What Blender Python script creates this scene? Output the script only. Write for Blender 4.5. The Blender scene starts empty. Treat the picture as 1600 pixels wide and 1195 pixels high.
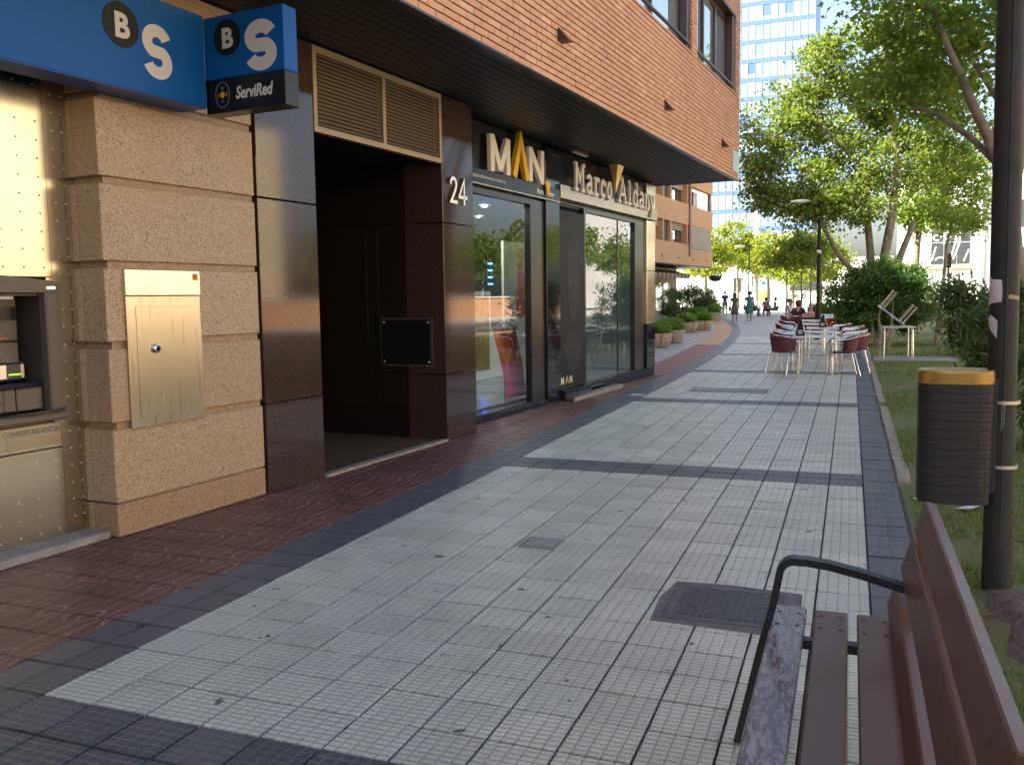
import bpy, math, random
import numpy as np
from mathutils import Matrix, Vector
R = math.radians
rnd = random.Random(7)
rng = np.random.default_rng(7)
SC = bpy.context.scene
COL = SC.collection

# ------------------------------------------------------------------ camera, sky, sun, exposure
cam_d = bpy.data.cameras.new('camera')
cam = bpy.data.objects.new('camera', cam_d)
COL.objects.link(cam)
SC.camera = cam
YAW, PITCH, ROLL, FPX = 0.363120, 0.0944594, -0.0140850, 1393.1
_fw = Vector((-math.sin(YAW)*math.cos(PITCH), math.cos(YAW)*math.cos(PITCH), -math.sin(PITCH)))
_r0 = Vector((math.cos(YAW), math.sin(YAW), 0)); _u0 = _r0.cross(_fw)
_r = math.cos(ROLL)*_r0 + math.sin(ROLL)*_u0
_u = -math.sin(ROLL)*_r0 + math.cos(ROLL)*_u0
cam.matrix_world = Matrix(((_r.x, _u.x, -_fw.x, 0), (_r.y, _u.y, -_fw.y, 0), (_r.z, _u.z, -_fw.z, 1.53), (0, 0, 0, 1)))
cam_d.sensor_width = 36.0
cam_d.lens = 36.0*FPX/1600
cam_d.clip_start = 0.05
cam_d.clip_end = 3000

SUN_TRAVEL = Vector((0.66, 0.33, -0.675)).normalized()
SUN_EL = math.asin(-SUN_TRAVEL.z)
SUN_ROT = math.atan2(-SUN_TRAVEL.x, -SUN_TRAVEL.y)
world = bpy.data.worlds.new('World'); SC.world = world
world.use_nodes = True
wn = world.node_tree.nodes; wl = world.node_tree.links
bg = wn['Background']
sky = wn.new('ShaderNodeTexSky'); sky.sky_type = 'NISHITA'
sky.sun_disc = False; sky.sun_elevation = SUN_EL; sky.sun_rotation = SUN_ROT
sky.air_density = 1.0; sky.dust_density = 5.0; sky.ozone_density = 1.0
wl.new(sky.outputs[0], bg.inputs[0]); bg.inputs[1].default_value = 0.10
sun_d = bpy.data.lights.new('sun', 'SUN'); sun_d.energy = 5.0; sun_d.angle = R(0.53); sun_d.color = (1.0, 0.93, 0.82)
sun = bpy.data.objects.new('sun', sun_d); COL.objects.link(sun)
sun.rotation_euler = SUN_TRAVEL.to_track_quat('-Z', 'Y').to_euler(); sun.location = (-30, -20, 60)
vs = SC.view_settings
vs.view_transform = 'Standard'; vs.look = 'None'; vs.gamma = 1.0; vs.use_curve_mapping = False
vs.exposure = 2.27
SC.cycles.max_bounces = 8; SC.cycles.transparent_max_bounces = 12
SC.cycles.diffuse_bounces = 3; SC.cycles.glossy_bounces = 4; SC.cycles.transmission_bounces = 6

# ------------------------------------------------------------------ helpers
WM = {}                                   # world matrix of every parent
TH = R(5.14881)
FR = Matrix.Rotation(-TH, 4, 'Z')         # facade frame: x = out of the facade, y = along it, z = up
ID = Matrix.Identity(4)

def thing(name, label, cat, loc=(0, 0, 0), rz=0.0, group=None, kind=None, M=None):
    o = bpy.data.objects.new(name, None); COL.objects.link(o)
    o.empty_display_size = 0.2
    m = M if M is not None else Matrix.Translation(loc) @ Matrix.Rotation(rz, 4, 'Z')
    o.matrix_world = m; WM[o.name] = m.copy()
    tag(o, label, cat, group, kind)
    return o
def tag(o, label=None, cat=None, group=None, kind=None):
    if label: o['label'] = label
    if cat: o['category'] = cat
    if group: o['group'] = group
    if kind: o['kind'] = kind
    return o
def fthing(name, label, cat, base, group=None, kind=None):
    return thing(name, label, cat, group=group, kind=kind, M=FR @ Matrix.Translation(base))
def link(name, me, parent=None, M=None):
    """object showing me; M is the world matrix of the mesh coordinates"""
    o = bpy.data.objects.new(name, me); COL.objects.link(o)
    M = ID if M is None else M
    if parent is not None:
        o.parent = parent
        o.matrix_basis = WM[parent.name].inverted() @ M
    else:
        o.matrix_basis = M
    WM[o.name] = M.copy()
    return o
def copy_tree(src, M, label=None, group=None, name=None):
    root = src.copy(); COL.objects.link(root)
    root.matrix_basis = M; WM[root.name] = M.copy()
    if label: root['label'] = label
    if group: root['group'] = group
    def rec(s, d):
        for ch in [c for c in s.children]:
            c = ch.copy(); COL.objects.link(c); c.parent = d
            rec(ch, c)
    rec(src, root)
    return root

class MB:
    """collects faces; build() links them as one mesh object"""
    def __init__(s): s.v = []; s.f = []; s.smooth = []; s.mi = []; s.cur = 0
    def add(s, vs_, fs, smooth=False):
        b = len(s.v); s.v.extend([tuple(p) for p in vs_])
        for f in fs:
            s.f.append(tuple(b+i for i in f)); s.smooth.append(smooth); s.mi.append(s.cur)
        return s
    def box(s, x0, x1, y0, y1, z0, z1, M=None, bottom=True):
        if x1 < x0: x0, x1 = x1, x0
        if y1 < y0: y0, y1 = y1, y0
        if z1 < z0: z0, z1 = z1, z0
        p = [(x0,y0,z0),(x1,y0,z0),(x1,y1,z0),(x0,y1,z0),(x0,y0,z1),(x1,y0,z1),(x1,y1,z1),(x0,y1,z1)]
        if M is not None: p = [M @ Vector(q) for q in p]
        f = [(4,5,6,7),(0,1,5,4),(1,2,6,5),(2,3,7,6),(3,0,4,7)]
        if bottom: f.append((3,2,1,0))
        return s.add(p, f)
    def bbox(s, x0, x1, y0, y1, z0, z1, c, M=None):
        """box with chamfered edges"""
        X = sorted((x0,x1)); Y = sorted((y0,y1)); Z = sorted((z0,z1))
        v = []; idx = {}
        for i in (0,1):
            for j in (0,1):
                for k in (0,1):
                    sx, sy, sz = (1,-1)[i], (1,-1)[j], (1,-1)[k]
                    for a in range(3):
                        q = [X[i]+sx*c, Y[j]+sy*c, Z[k]+sz*c]
                        q[a] = (X[i], Y[j], Z[k])[a]
                        idx[(i,j,k,a)] = len(v); v.append(tuple(q))
        if M is not None: v = [tuple(M @ Vector(q)) for q in v]
        I = lambda i,j,k,a: idx[(i,j,k,a)]
        f = []
        for i in (0,1):
            q = [I(i,0,0,0), I(i,1,0,0), I(i,1,1,0), I(i,0,1,0)]; f.append(q if i else q[::-1])
            q = [I(0,i,0,1), I(1,i,0,1), I(1,i,1,1), I(0,i,1,1)]; f.append(q[::-1] if i else q)
            q = [I(0,0,i,2), I(1,0,i,2), I(1,1,i,2), I(0,1,i,2)]; f.append(q if i else q[::-1])
        for i in (0,1):
            for j in (0,1):
                q = [I(i,j,0,0), I(i,j,0,1), I(i,j,1,1), I(i,j,1,0)]; f.append(q if (i+j) % 2 == 0 else q[::-1])
                q = [I(i,0,j,0), I(i,1,j,0), I(i,1,j,2), I(i,0,j,2)]; f.append(q if (i+j) % 2 == 0 else q[::-1])
                q = [I(0,i,j,1), I(1,i,j,1), I(1,i,j,2), I(0,i,j,2)]; f.append(q if (i+j) % 2 == 1 else q[::-1])
        for i in (0,1):
            for j in (0,1):
                for k in (0,1):
                    q = [I(i,j,k,0), I(i,j,k,1), I(i,j,k,2)]; f.append(q if (i+j+k) % 2 else q[::-1])
        return s.add(v, f)
    def prism(s, poly, a, b, M, smooth=False):
        """polygon (2-D points) in the local xy plane of M, from z=a to z=b"""
        n = len(poly)
        v = [M @ Vector((p[0], p[1], a)) for p in poly] + [M @ Vector((p[0], p[1], b)) for p in poly]
        s.add(v, [tuple(range(n-1, -1, -1)), tuple(range(n, 2*n))])
        s.add(v, [(i, (i+1) % n, n+(i+1) % n, n+i) for i in range(n)], smooth)
        return s
    def tube(s, pts, r, n=8, caps=True, smooth=True, sy=None):
        pts = [Vector(p) for p in pts]; m = len(pts)
        rs = r if isinstance(r, (list, tuple)) else [r]*m
        t0 = (pts[1]-pts[0]).normalized()
        up = Vector((0,0,1)) if abs(t0.z) < .9 else Vector((1,0,0))
        nx = t0.cross(up).normalized()
        v = []
        for i in range(m):
            if i == 0: t = pts[1]-pts[0]
            elif i == m-1: t = pts[-1]-pts[-2]
            else: t = (pts[i+1]-pts[i]).normalized()+(pts[i]-pts[i-1]).normalized()
            t = t.normalized() if t.length > 1e-9 else t0
            nx = (nx - t*nx.dot(t)).normalized(); ny = t.cross(nx)
            for k in range(n):
                a = 2*math.pi*k/n
                v.append(pts[i]+nx*(math.cos(a)*rs[i])+ny*(math.sin(a)*rs[i]*(sy or 1)))
        f = [(i*n+k, i*n+(k+1) % n, (i+1)*n+(k+1) % n, (i+1)*n+k) for i in range(m-1) for k in range(n)]
        s.add(v, f, smooth)
        if caps: s.add([v[k] for k in range(n)], [tuple(range(n-1,-1,-1))]); s.add([v[(m-1)*n+k] for k in range(n)], [tuple(range(n))])
        return s
    def lathe(s, prof, n=24, M=ID, smooth=True, sx=1.0, sy=1.0):
        v = []
        for (r, z) in prof:
            for k in range(n):
                a = 2*math.pi*k/n; v.append(M @ Vector((r*sx*math.cos(a), r*sy*math.sin(a), z)))
        m = len(prof)
        f = [(i*n+k, i*n+(k+1) % n, (i+1)*n+(k+1) % n, (i+1)*n+k) for i in range(m-1) for k in range(n)]
        return s.add(v, f, smooth)
    def sphere(s, c, r, n=12, m=8, sx=1, sy=1, sz=1, M=None):
        prof = [(max(1e-4, math.sin(math.pi*i/m))*r, -math.cos(math.pi*i/m)*r*sz) for i in range(m+1)]
        T = Matrix.Translation(c) if M is None else M @ Matrix.Translation(c)
        return s.lathe(prof, n, T, True, sx, sy)
    def mesh(s, mats, name='mesh'):
        me = bpy.data.meshes.new(name)
        me.from_pydata(s.v, [], s.f)
        for m in (mats if isinstance(mats, (list, tuple)) else [mats]): me.materials.append(m)
        me.polygons.foreach_set('use_smooth', s.smooth)
        me.polygons.foreach_set('material_index', s.mi)
        me.update()
        return me
    def build(s, name, mats, parent=None, M=None):
        return link(name, s.mesh(mats, name), parent, M)

def fbuild(mb, name, mats, parent=None): return mb.build(name, mats, parent, FR)

def ribbon_poly(pts, w, closed=False):
    """outline of a stroke"""
    P = [Vector((p[0], p[1])) for p in pts]; n = len(P); L = []; Rr = []
    for i in range(n):
        a = P[i]-P[i-1] if i > 0 or closed else P[1]-P[0]
        b = P[(i+1) % n]-P[i] if i < n-1 or closed else P[-1]-P[-2]
        a = a.normalized(); b = b.normalized(); t = (a+b)
        t = t.normalized() if t.length > 1e-6 else a
        nn = Vector((-t.y, t.x)); c = max(.5, nn.dot(Vector((-a.y, a.x))))
        L.append(P[i]+nn*(w/2/c)); Rr.append(P[i]-nn*(w/2/c))
    return L, Rr
def ribbon(mb, pts, w, a, b, M, closed=False):
    L, Rr = ribbon_poly(pts, w, closed); n = len(pts)
    v = [M @ Vector((q.x, q.y, z)) for z in (a, b) for q in (L+Rr)]
    f = []
    for i in range(n if closed else n-1):
        j = (i+1) % n
        f += [(2*n+i, 3*n+i, 3*n+j, 2*n+j), (i, j, n+j, n+i), (i, 2*n+i, 2*n+j, j), (n+i, n+j, 3*n+j, 3*n+i)]
    if not closed: f += [(0, n, 3*n, 2*n), (n-1, 3*n-1, 4*n-1, 2*n-1)]
    mb.add(v, f)
def arc(cx, cy, rx, ry, a0, a1, n=12):
    return [(cx+rx*math.cos(R(a0+(a1-a0)*i/n)), cy+ry*math.sin(R(a0+(a1-a0)*i/n))) for i in range(n+1)]
def text(name, body, size, ext, mat, parent, M, bold=0.0, shear=0.0, align='LEFT', sx=1.0):
    cu = bpy.data.curves.new(name, 'FONT'); cu.body = body; cu.size = size; cu.extrude = ext
    cu.offset = bold; cu.shear = shear; cu.align_x = align; cu.resolution_u = 3
    tmp = bpy.data.objects.new('tmp_text', cu); COL.objects.link(tmp)
    bpy.context.view_layer.update()
    me = bpy.data.meshes.new_from_object(tmp.evaluated_get(bpy.context.evaluated_depsgraph_get()))
    bpy.data.objects.remove(tmp); bpy.data.curves.remove(cu)
    me.materials.clear(); me.materials.append(mat); me.name = name
    return link(name, me, parent, M @ Matrix.Diagonal((sx, 1, 1, 1)))
def on_facade(u, off, z):    # matrix whose x runs along the facade (+u), y is up, z points out of the facade
    return FR @ Matrix.Translation((off, u, z)) @ Matrix(((0,0,1,0),(1,0,0,0),(0,1,0,0),(0,0,0,1)))
def loc_facade(u, off, z): return FR.inverted() @ on_facade(u, off, z)
def on_blade(u, off, z):     # faces the camera side (-u): x runs outwards, y up
    return FR @ Matrix.Translation((off, u, z)) @ Matrix(((1,0,0,0),(0,0,-1,0),(0,1,0,0),(0,0,0,1)))

def skin(name, verts, edges, radii, mat, parent=None, M=None, subd=1, root=0):
    me = bpy.data.meshes.new(name); me.from_pydata(verts, edges, []); me.update()
    o = bpy.data.objects.new('tmp_skin', me); COL.objects.link(o)
    o.modifiers.new('s', 'SKIN')
    if not me.skin_vertices:
        lay = None
    sv = me.skin_vertices[0].data
    for i, r in enumerate(radii):
        sv[i].radius = (r if isinstance(r, tuple) else (r, r)); sv[i].use_root = (i == root)
    o.modifiers['s'].use_smooth_shade = True
    sb = o.modifiers.new('d', 'SUBSURF'); sb.levels = subd; sb.render_levels = subd
    bpy.context.view_layer.update()
    m2 = bpy.data.meshes.new_from_object(o.evaluated_get(bpy.context.evaluated_depsgraph_get()))
    bpy.data.objects.remove(o); bpy.data.meshes.remove(me)
    m2.materials.clear(); m2.materials.append(mat); m2.name = name
    return link(name, m2, parent, M)

# ------------------------------------------------------------------ materials
def mat(name, col=(.5,.5,.5), rough=.6, metal=0.0, spec=None, emit=None, estr=1.0):
    m = bpy.data.materials.new(name); m.use_nodes = True
    b = m.node_tree.nodes['Principled BSDF']
    b.inputs['Base Color'].default_value = (*col, 1); b.inputs['Roughness'].default_value = rough
    b.inputs['Metallic'].default_value = metal
    if spec is not None: b.inputs['Specular IOR Level'].default_value = spec
    if emit: b.inputs['Emission Color'].default_value = (*emit, 1); b.inputs['Emission Strength'].default_value = estr
    return m
class NT:
    def __init__(s, m): s.m = m; s.n = m.node_tree.nodes; s.l = m.node_tree.links; s.b = s.n['Principled BSDF']
    def node(s, t, **k):
        x = s.n.new(t)
        for a, v in k.items(): setattr(x, a, v)
        return x
    def put(s, sock, v):
        if hasattr(v, 'is_output') or isinstance(v, bpy.types.NodeSocket): s.l.new(v, sock)
        elif isinstance(v, tuple) and len(v) == 3 and sock.type == 'RGBA': sock.default_value = (*v, 1)
        else: sock.default_value = v
    def math(s, op, a, b=0.0, c=None, clamp=False):
        x = s.node('ShaderNodeMath', operation=op, use_clamp=clamp); s.put(x.inputs[0], a); s.put(x.inputs[1], b)
        if c is not None: s.put(x.inputs[2], c)
        return x.outputs[0]
    def mix(s, f, a, b, mode='MIX'):
        x = s.node('ShaderNodeMix', data_type='RGBA', blend_type=mode)
        s.put(x.inputs[0], f); s.put(x.inputs[6], a); s.put(x.inputs[7], b); return x.outputs[2]
    def noise(s, scale, vec=None, detail=3.0, rough=.55, out=0):
        x = s.node('ShaderNodeTexNoise'); x.inputs['Scale'].default_value = scale
        x.inputs['Detail'].default_value = detail; x.inputs['Roughness'].default_value = rough
        if vec is not None: s.l.new(vec, x.inputs['Vector'])
        return x.outputs[out]
    def ramp(s, f, stops):
        x = s.node('ShaderNodeValToRGB'); s.l.new(f, x.inputs[0])
        e = x.color_ramp.elements
        while len(e) < len(stops): e.new(.5)
        for i, (p, c) in enumerate(stops):
            e[i].position = p; e[i].color = (*c, 1) if isinstance(c, tuple) else (c, c, c, 1)
        return x.outputs[0]
    def pos(s): return s.node('ShaderNodeNewGeometry').outputs['Position']
    def sep(s, v):
        x = s.node('ShaderNodeSeparateXYZ'); s.l.new(v, x.inputs[0]); return x.outputs
    def comb(s, x_, y_, z_=0.0):
        x = s.node('ShaderNodeCombineXYZ'); s.put(x.inputs[0], x_); s.put(x.inputs[1], y_); s.put(x.inputs[2], z_); return x.outputs[0]
    def scale(s, v, k):
        x = s.node('ShaderNodeMapping'); s.l.new(v, x.inputs[0]); x.inputs['Scale'].default_value = k; return x.outputs[0]
    def white(s, v, out='Value'):
        x = s.node('ShaderNodeTexWhiteNoise', noise_dimensions='3D'); s.l.new(v, x.inputs['Vector']); return x.outputs[out]
    def island(s): return s.node('ShaderNodeNewGeometry').outputs['Random Per Island']
    def objrand(s): return s.node('ShaderNodeObjectInfo').outputs['Random']
    def bump(s, h, strength=.3, dist=.01):
        x = s.node('ShaderNodeBump'); x.inputs['Strength'].default_value = strength; x.inputs['Distance'].default_value = dist
        s.l.new(h, x.inputs['Height']); s.l.new(x.outputs[0], s.b.inputs['Normal']); return x.outputs[0]
    def col(s, c): s.put(s.b.inputs['Base Color'], c)
    def rough(s, c): s.put(s.b.inputs['Roughness'], c)

def noisy(name, c1, c2, scale=5, rough=.7, metal=0, bump=0.0, bdist=.01, detail=4, rvar=0.0, spec=None):
    m = mat(name, c1, rough, metal, spec); t = NT(m); p = t.pos()
    n = t.noise(scale, p, detail)
    t.col(t.mix(t.ramp(n, [(.3, 0.0), (.7, 1.0)]), c1, c2))
    if rvar: t.rough(t.math('ADD', rough-rvar/2, t.math('MULTIPLY', t.noise(scale*1.7, p), rvar)))
    if bump: t.bump(t.noise(scale*3, p, 5), bump, bdist)
    return m

def m_tile(name, base, dark, px, py, ox, oy, nx, ny, rough=.42, groove=.16, gdark=.55, var=.22, pattern='bars', worn=None):
    """relief paving: raised bars, tone per tile, dirt, flecks of gum"""
    m = mat(name, base, rough); t = NT(m); P = t.pos(); x, y, z = t.sep(P)
    a = t.math('DIVIDE', t.math('SUBTRACT', x, ox), px); b = t.math('DIVIDE', t.math('SUBTRACT', y, oy), py)
    ia, ib = t.math('FLOOR', a), t.math('FLOOR', b)
    r = t.white(t.comb(ia, ib, 3.0))
    fa, fb = t.math('FRACT', a), t.math('FRACT', b)
    if pattern == 'bars':
        ca = t.math('ABSOLUTE', t.math('SUBTRACT', t.math('FRACT', t.math('MULTIPLY', fa, nx)), .5))
        cb = t.math('ABSOLUTE', t.math('SUBTRACT', t.math('FRACT', t.math('MULTIPLY', fb, ny)), .5))
        ga = t.math('SMOOTHSTEP', ca, .5-groove*.62, .5-groove*.25) if False else t.ramp(ca, [(.5-groove*.55, 0.0), (.5-groove*.2, 1.0)])
        gb = t.ramp(cb, [(.5-groove*1.1, 0.0), (.5-groove*.45, 1.0)])
        g = t.math('MAXIMUM', ga, gb)
    else:      # lines and rings
        ca = t.math('ABSOLUTE', t.math('SUBTRACT', t.math('FRACT', t.math('MULTIPLY', fa, 3.0)), .5))
        line = t.ramp(ca, [(.40, 0.0), (.46, 1.0)])
        dx = t.math('SUBTRACT', t.math('FRACT', t.math('MULTIPLY', fa, 1.5)), .5); dy = t.math('SUBTRACT', t.math('FRACT', t.math('MULTIPLY', b, .5)), .5)
        dy = t.math('MULTIPLY', dy, 1.7)
        dd = t.math('SQRT', t.math('ADD', t.math('MULTIPLY', dx, dx), t.math('MULTIPLY', dy, dy)))
        ring = t.ramp(t.math('ABSOLUTE', t.math('SUBTRACT', dd, .26)), [(.02, 1.0), (.06, 0.0)])
        inside = t.ramp(dd, [(.30, 1.0), (.33, 0.0)])
        dash = t.ramp(t.math('FRACT', t.math('MULTIPLY', b, 1.0)), [(.86, 1.0), (.9, 0.0)])
        g = t.math('MAXIMUM', t.math('MULTIPLY', t.math('MULTIPLY', line, t.math('SUBTRACT', 1.0, inside)), dash), ring)
    big = t.noise(.45, P, 4, .6); mid = t.noise(2.6, P, 5, .65); fine = t.noise(60, P, 3)
    tone = t.math('ADD', t.math('MULTIPLY', r, var), t.math('ADD', t.math('MULTIPLY', big, .35), t.math('ADD', t.math('MULTIPLY', mid, .45), t.math('MULTIPLY', fine, .18))))
    c = t.mix(t.ramp(tone, [(.28, 0.0), (.86, 1.0)]), dark, base)
    c = t.mix(t.math('MULTIPLY', g, gdark), c, tuple(q*.30 for q in dark) if worn is None else worn)
    # dirt creeping in from the joints, and broad stains
    ea = t.math('MINIMUM', fa, t.math('SUBTRACT', 1.0, fa)); eb = t.math('MINIMUM', fb, t.math('SUBTRACT', 1.0, fb))
    ed = t.math('ADD', t.math('MINIMUM', ea, eb), t.math('MULTIPLY', t.math('SUBTRACT', t.noise(9, P, 4, .7), .5), .22))
    c = t.mix(t.math('MULTIPLY', t.ramp(ed, [(.0, 1.0), (.06, 0.0)]), .42), c, tuple(q*.36 for q in dark))
    st = t.noise(1.1, P, 6, .68)
    c = t.mix(t.math('MULTIPLY', t.ramp(st, [(.50, 0.0), (.68, 1.0)]), .38), c, tuple(q*.6 for q in dark))
    r2 = t.white(t.comb(ia, ib, 8.0))
    c = t.mix(t.math('MULTIPLY', t.math('GREATER_THAN', r2, .93), .35), c, tuple(q*f for q, f in zip(base, (.62, .68, .72))))
    # gum and grease flecks
    vo = t.node('ShaderNodeTexVoronoi'); vo.inputs['Scale'].default_value = 7.0
    dist = t.noise(22, P, 2, .5, out=1)
    vp = t.node('ShaderNodeVectorMath', operation='ADD'); sc = t.node('ShaderNodeVectorMath', operation='SCALE'); sc.inputs['Scale'].default_value = .09
    t.l.new(dist, sc.inputs[0]); t.l.new(sc.outputs[0], vp.inputs[0]); t.l.new(t.comb(x, y, 0.0), vp.inputs[1]); t.l.new(vp.outputs[0], vo.inputs['Vector'])
    pick = t.white(vo.outputs['Position'])
    rad = t.math('MULTIPLY', t.math('SUBTRACT', pick, .50), .34)
    spot = t.math('LESS_THAN', vo.outputs['Distance'], rad)
    c = t.mix(t.math('MULTIPLY', spot, .8), c, (.012, .012, .012))
    t.col(c)
    t.rough(t.math('ADD', rough-.12, t.math('MULTIPLY', t.math('ADD', mid, big), .17)))
    h = t.math('SUBTRACT', t.math('MULTIPLY', fine, .25), g)
    t.bump(h, .8, .004)
    return m

TPX, TPY, TOX, TOY = .2558, .25, -2.95, 2.5
M_white = m_tile('white relief tile', (.645,.645,.54), (.36,.36,.305), TPX, TPY, TOX, TOY, 5, 8, rough=.38, gdark=.48)
M_dark = m_tile('dark relief tile', (.095,.10,.108), (.045,.048,.053), .18, .25, -3.31, 2.5, 4, 9, rough=.42, gdark=.8, worn=(.15,.155,.165), groove=.13)
M_dark2 = m_tile('dark border tile', (.105,.112,.12), (.055,.058,.064), .1279, .25, .12, 2.5, 2, 3, rough=.42, gdark=.35, worn=(.16,.165,.17), groove=.10)
M_red = m_tile('red relief tile', (.165,.062,.047), (.08,.032,.026), .25, .25, -3.31, 2.5, 3, 3, rough=.47, gdark=.75, pattern='rings', worn=(.27,.17,.14))
M_grout = noisy('grout', (.022,.020,.018), (.05,.045,.038), 20, .9)
M_ochre = m_tile('ochre tile', (.42,.25,.11), (.30,.17,.075), .25, .25, 0, 0, 4, 4, rough=.5, gdark=.3)
M_concrete = noisy('concrete', (.28,.265,.24), (.18,.17,.155), 6, .85, bump=.3)
M_kerb = noisy('kerb concrete', (.32,.27,.21), (.19,.165,.135), 9, .85, bump=.4)
M_asphalt = noisy('asphalt', (.045,.045,.047), (.06,.06,.06), 3, .9, bump=.3)
M_paint = noisy('road paint', (.7,.7,.68), (.5,.5,.48), 8, .7)

def m_brick(name, c1, c2, c3):
    m = mat(name, c1, .75); t = NT(m); P = t.pos()
    r = t.math('ADD', t.objrand(), t.island()); r = t.math('FRACT', r)
    n = t.noise(40, P, 4); big = t.noise(.7, P, 3)
    c = t.ramp(r, [(0.0, c1), (.5, c2), (.93, c1), (1.0, c3)])
    c = t.mix(t.math('MULTIPLY', n, .35), c, tuple(q*.55 for q in c1))
    c = t.mix(t.math('MULTIPLY', t.ramp(big, [(.45, 0.0), (.75, 1.0)]), .35), c, tuple(q*.72 for q in c2))
    t.col(c); t.bump(n, .35, .003); return m
M_brick = m_brick('brick', (.70,.38,.215), (.62,.32,.175), (.76,.46,.29))
M_mortar = noisy('mortar', (.25,.145,.095), (.30,.18,.12), 30, .9)

def m_brickwall(name, c1, c2, cm, sx=4.0):
    m = mat(name, c1, .8); t = NT(m); tc = t.node('ShaderNodeTexCoord')
    P = t.node('ShaderNodeNewGeometry').outputs['Position']; x, y, z = t.sep(P)
    b = t.node('ShaderNodeTexBrick'); b.inputs['Scale'].default_value = 1.0
    b.inputs['Brick Width'].default_value = .252; b.inputs['Row Height'].default_value = .065; b.inputs['Mortar Size'].default_value = .006
    t.put(b.inputs['Color1'], c1); t.put(b.inputs['Color2'], c2); t.put(b.inputs['Mortar'], cm)
    t.l.new(t.comb(t.math('ADD', x, y), z, 0.0), b.inputs['Vector'])
    t.col(t.mix(t.math('MULTIPLY', t.noise(1.2, P, 4), .35), b.outputs['Color'], tuple(q*.6 for q in c2)))
    return m
M_brickwall = m_brickwall('far brickwork', (.58,.275,.145), (.50,.225,.115), (.24,.14,.10))
M_orange = m_brickwall('orange brickwork', (.72,.39,.17), (.66,.34,.145), (.54,.27,.12))

def m_granite(name, c1, c2, dark, stain=None, rough=.5, sc=55, bump=.12):
    m = mat(name, c1, rough); t = NT(m); P = t.pos()
    v = t.node('ShaderNodeTexVoronoi'); v.inputs['Scale'].default_value = sc*2.0; t.l.new(P, v.inputs['Vector'])
    w = t.white(v.outputs['Position'])
    n = t.noise(sc, P, 3, .6)
    c = t.mix(t.ramp(n, [(.35, 0.0), (.65, 1.0)]), c1, c2)
    c = t.mix(t.ramp(w, [(.74, 0.0), (.78, .9)]), c, dark)
    c = t.mix(t.ramp(w, [(.16, .5), (.2, 0.0)]), c, tuple(min(1, q*1.5) for q in c1))
    if stain:
        s1 = t.noise(1.7, P, 5, .6)
        c = t.mix(t.math('MULTIPLY', t.ramp(s1, [(.52, 0.0), (.70, 1.0)]), .55), c, stain)
    c = t.mix(t.math('MULTIPLY', t.objrand(), .30), c, tuple(q*.62 for q in c2))
    t.col(t.mix(t.math('MULTIPLY', t.noise(.9, P, 4), .3), c, dark))
    
    if bump: t.bump(n, bump, .003)
    return m
M_granite = m_granite('tan granite', (.49,.365,.225), (.39,.275,.165), (.15,.10,.062), (.46,.27,.085), sc=85)
M_granite2 = m_granite('tan granite plinth', (.42,.285,.165), (.33,.21,.115), (.15,.09,.05), (.36,.18,.06), sc=75)
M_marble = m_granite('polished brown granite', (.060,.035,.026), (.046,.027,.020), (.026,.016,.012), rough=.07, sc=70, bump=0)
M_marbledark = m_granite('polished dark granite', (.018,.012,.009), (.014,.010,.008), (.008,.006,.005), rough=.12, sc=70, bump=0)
M_blackstone = mat('polished black stone', (.012,.013,.016), .05)
M_soffit = noisy('dark soffit board', (.009,.008,.007), (.013,.011,.010), 3, .5)
M_black = mat('black', (.010,.010,.010), .5, 0, .25)
M_blackgloss = mat('black gloss', (.008,.008,.009), .25, 0, .3)

def m_steel(name, col, rough, stretch=(1,1,60), streak=None, amt=.14):
    m = mat(name, col, rough, 1.0); t = NT(m); P = t.pos()
    n = t.noise(4, t.scale(P, stretch), 4, .6)
    t.rough(t.math('ADD', rough-amt/2, t.math('MULTIPLY', n, amt)))
    c = t.mix(t.math('MULTIPLY', n, .35), col, tuple(q*.7 for q in col))
    if streak:
        s1 = t.noise(9, t.scale(P, (3, 3, .22)), 5, .7)
        c = t.mix(t.math('MULTIPLY', t.ramp(s1, [(.56, 0.0), (.72, 1.0)]), .6), c, streak)
    t.col(c); return m
M_steel = m_steel('brushed steel cladding', (.54,.49,.385), .22, (1,1,40))
M_steelbox = m_steel('brushed steel cabinet', (.53,.49,.40), .24, (30,30,1), (.20,.16,.10))
M_steelplate = m_steel('bright steel plate', (.80,.74,.60), .30, (30,30,1))
M_bronze = m_steel('bronze strip', (.46,.38,.27), .26, (1,1,30))
M_chrome = mat('polished aluminium', (.82,.82,.80), .18, 1.0)
M_alu = m_steel('satin aluminium', (.70,.69,.66), .32, (20,20,1))
M_louver = mat('bronze louver', (.30,.235,.145), .5, .5)
M_letter = m_steel('brushed letter', (.80,.77,.72), .38, (30,30,1))
M_letterw = mat('pale letter', (.72,.69,.63), .45)
M_yellow = mat('yellow letter', (.72,.42,.01), .4)
M_blue = noisy('blue sign face', (.003,.095,.33), (.003,.08,.28), 250, .5, spec=.22)
M_bluedark = noisy('blue sign edge', (.004,.06,.26), (.004,.05,.22), 250, .4)
M_signwhite = noisy('sign white', (.60,.58,.55), (.53,.51,.48), 200, .55, spec=.25)
M_brown = mat('brown window frame', (.055,.025,.018), .35)
M_darkframe = mat('dark shop frame', (.018,.014,.012), .25)
M_atm = noisy('machine grey plastic', (.125,.10,.075), (.10,.082,.06), 60, .5)
M_atmdark = mat('machine dark plastic', (.05,.042,.036), .4)
M_screen = mat('dark screen', (.012,.014,.03), .12)
M_green = mat('green slot light', (.1,.25,.01), .5, emit=(.35,.8,.05), estr=.35)

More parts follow.
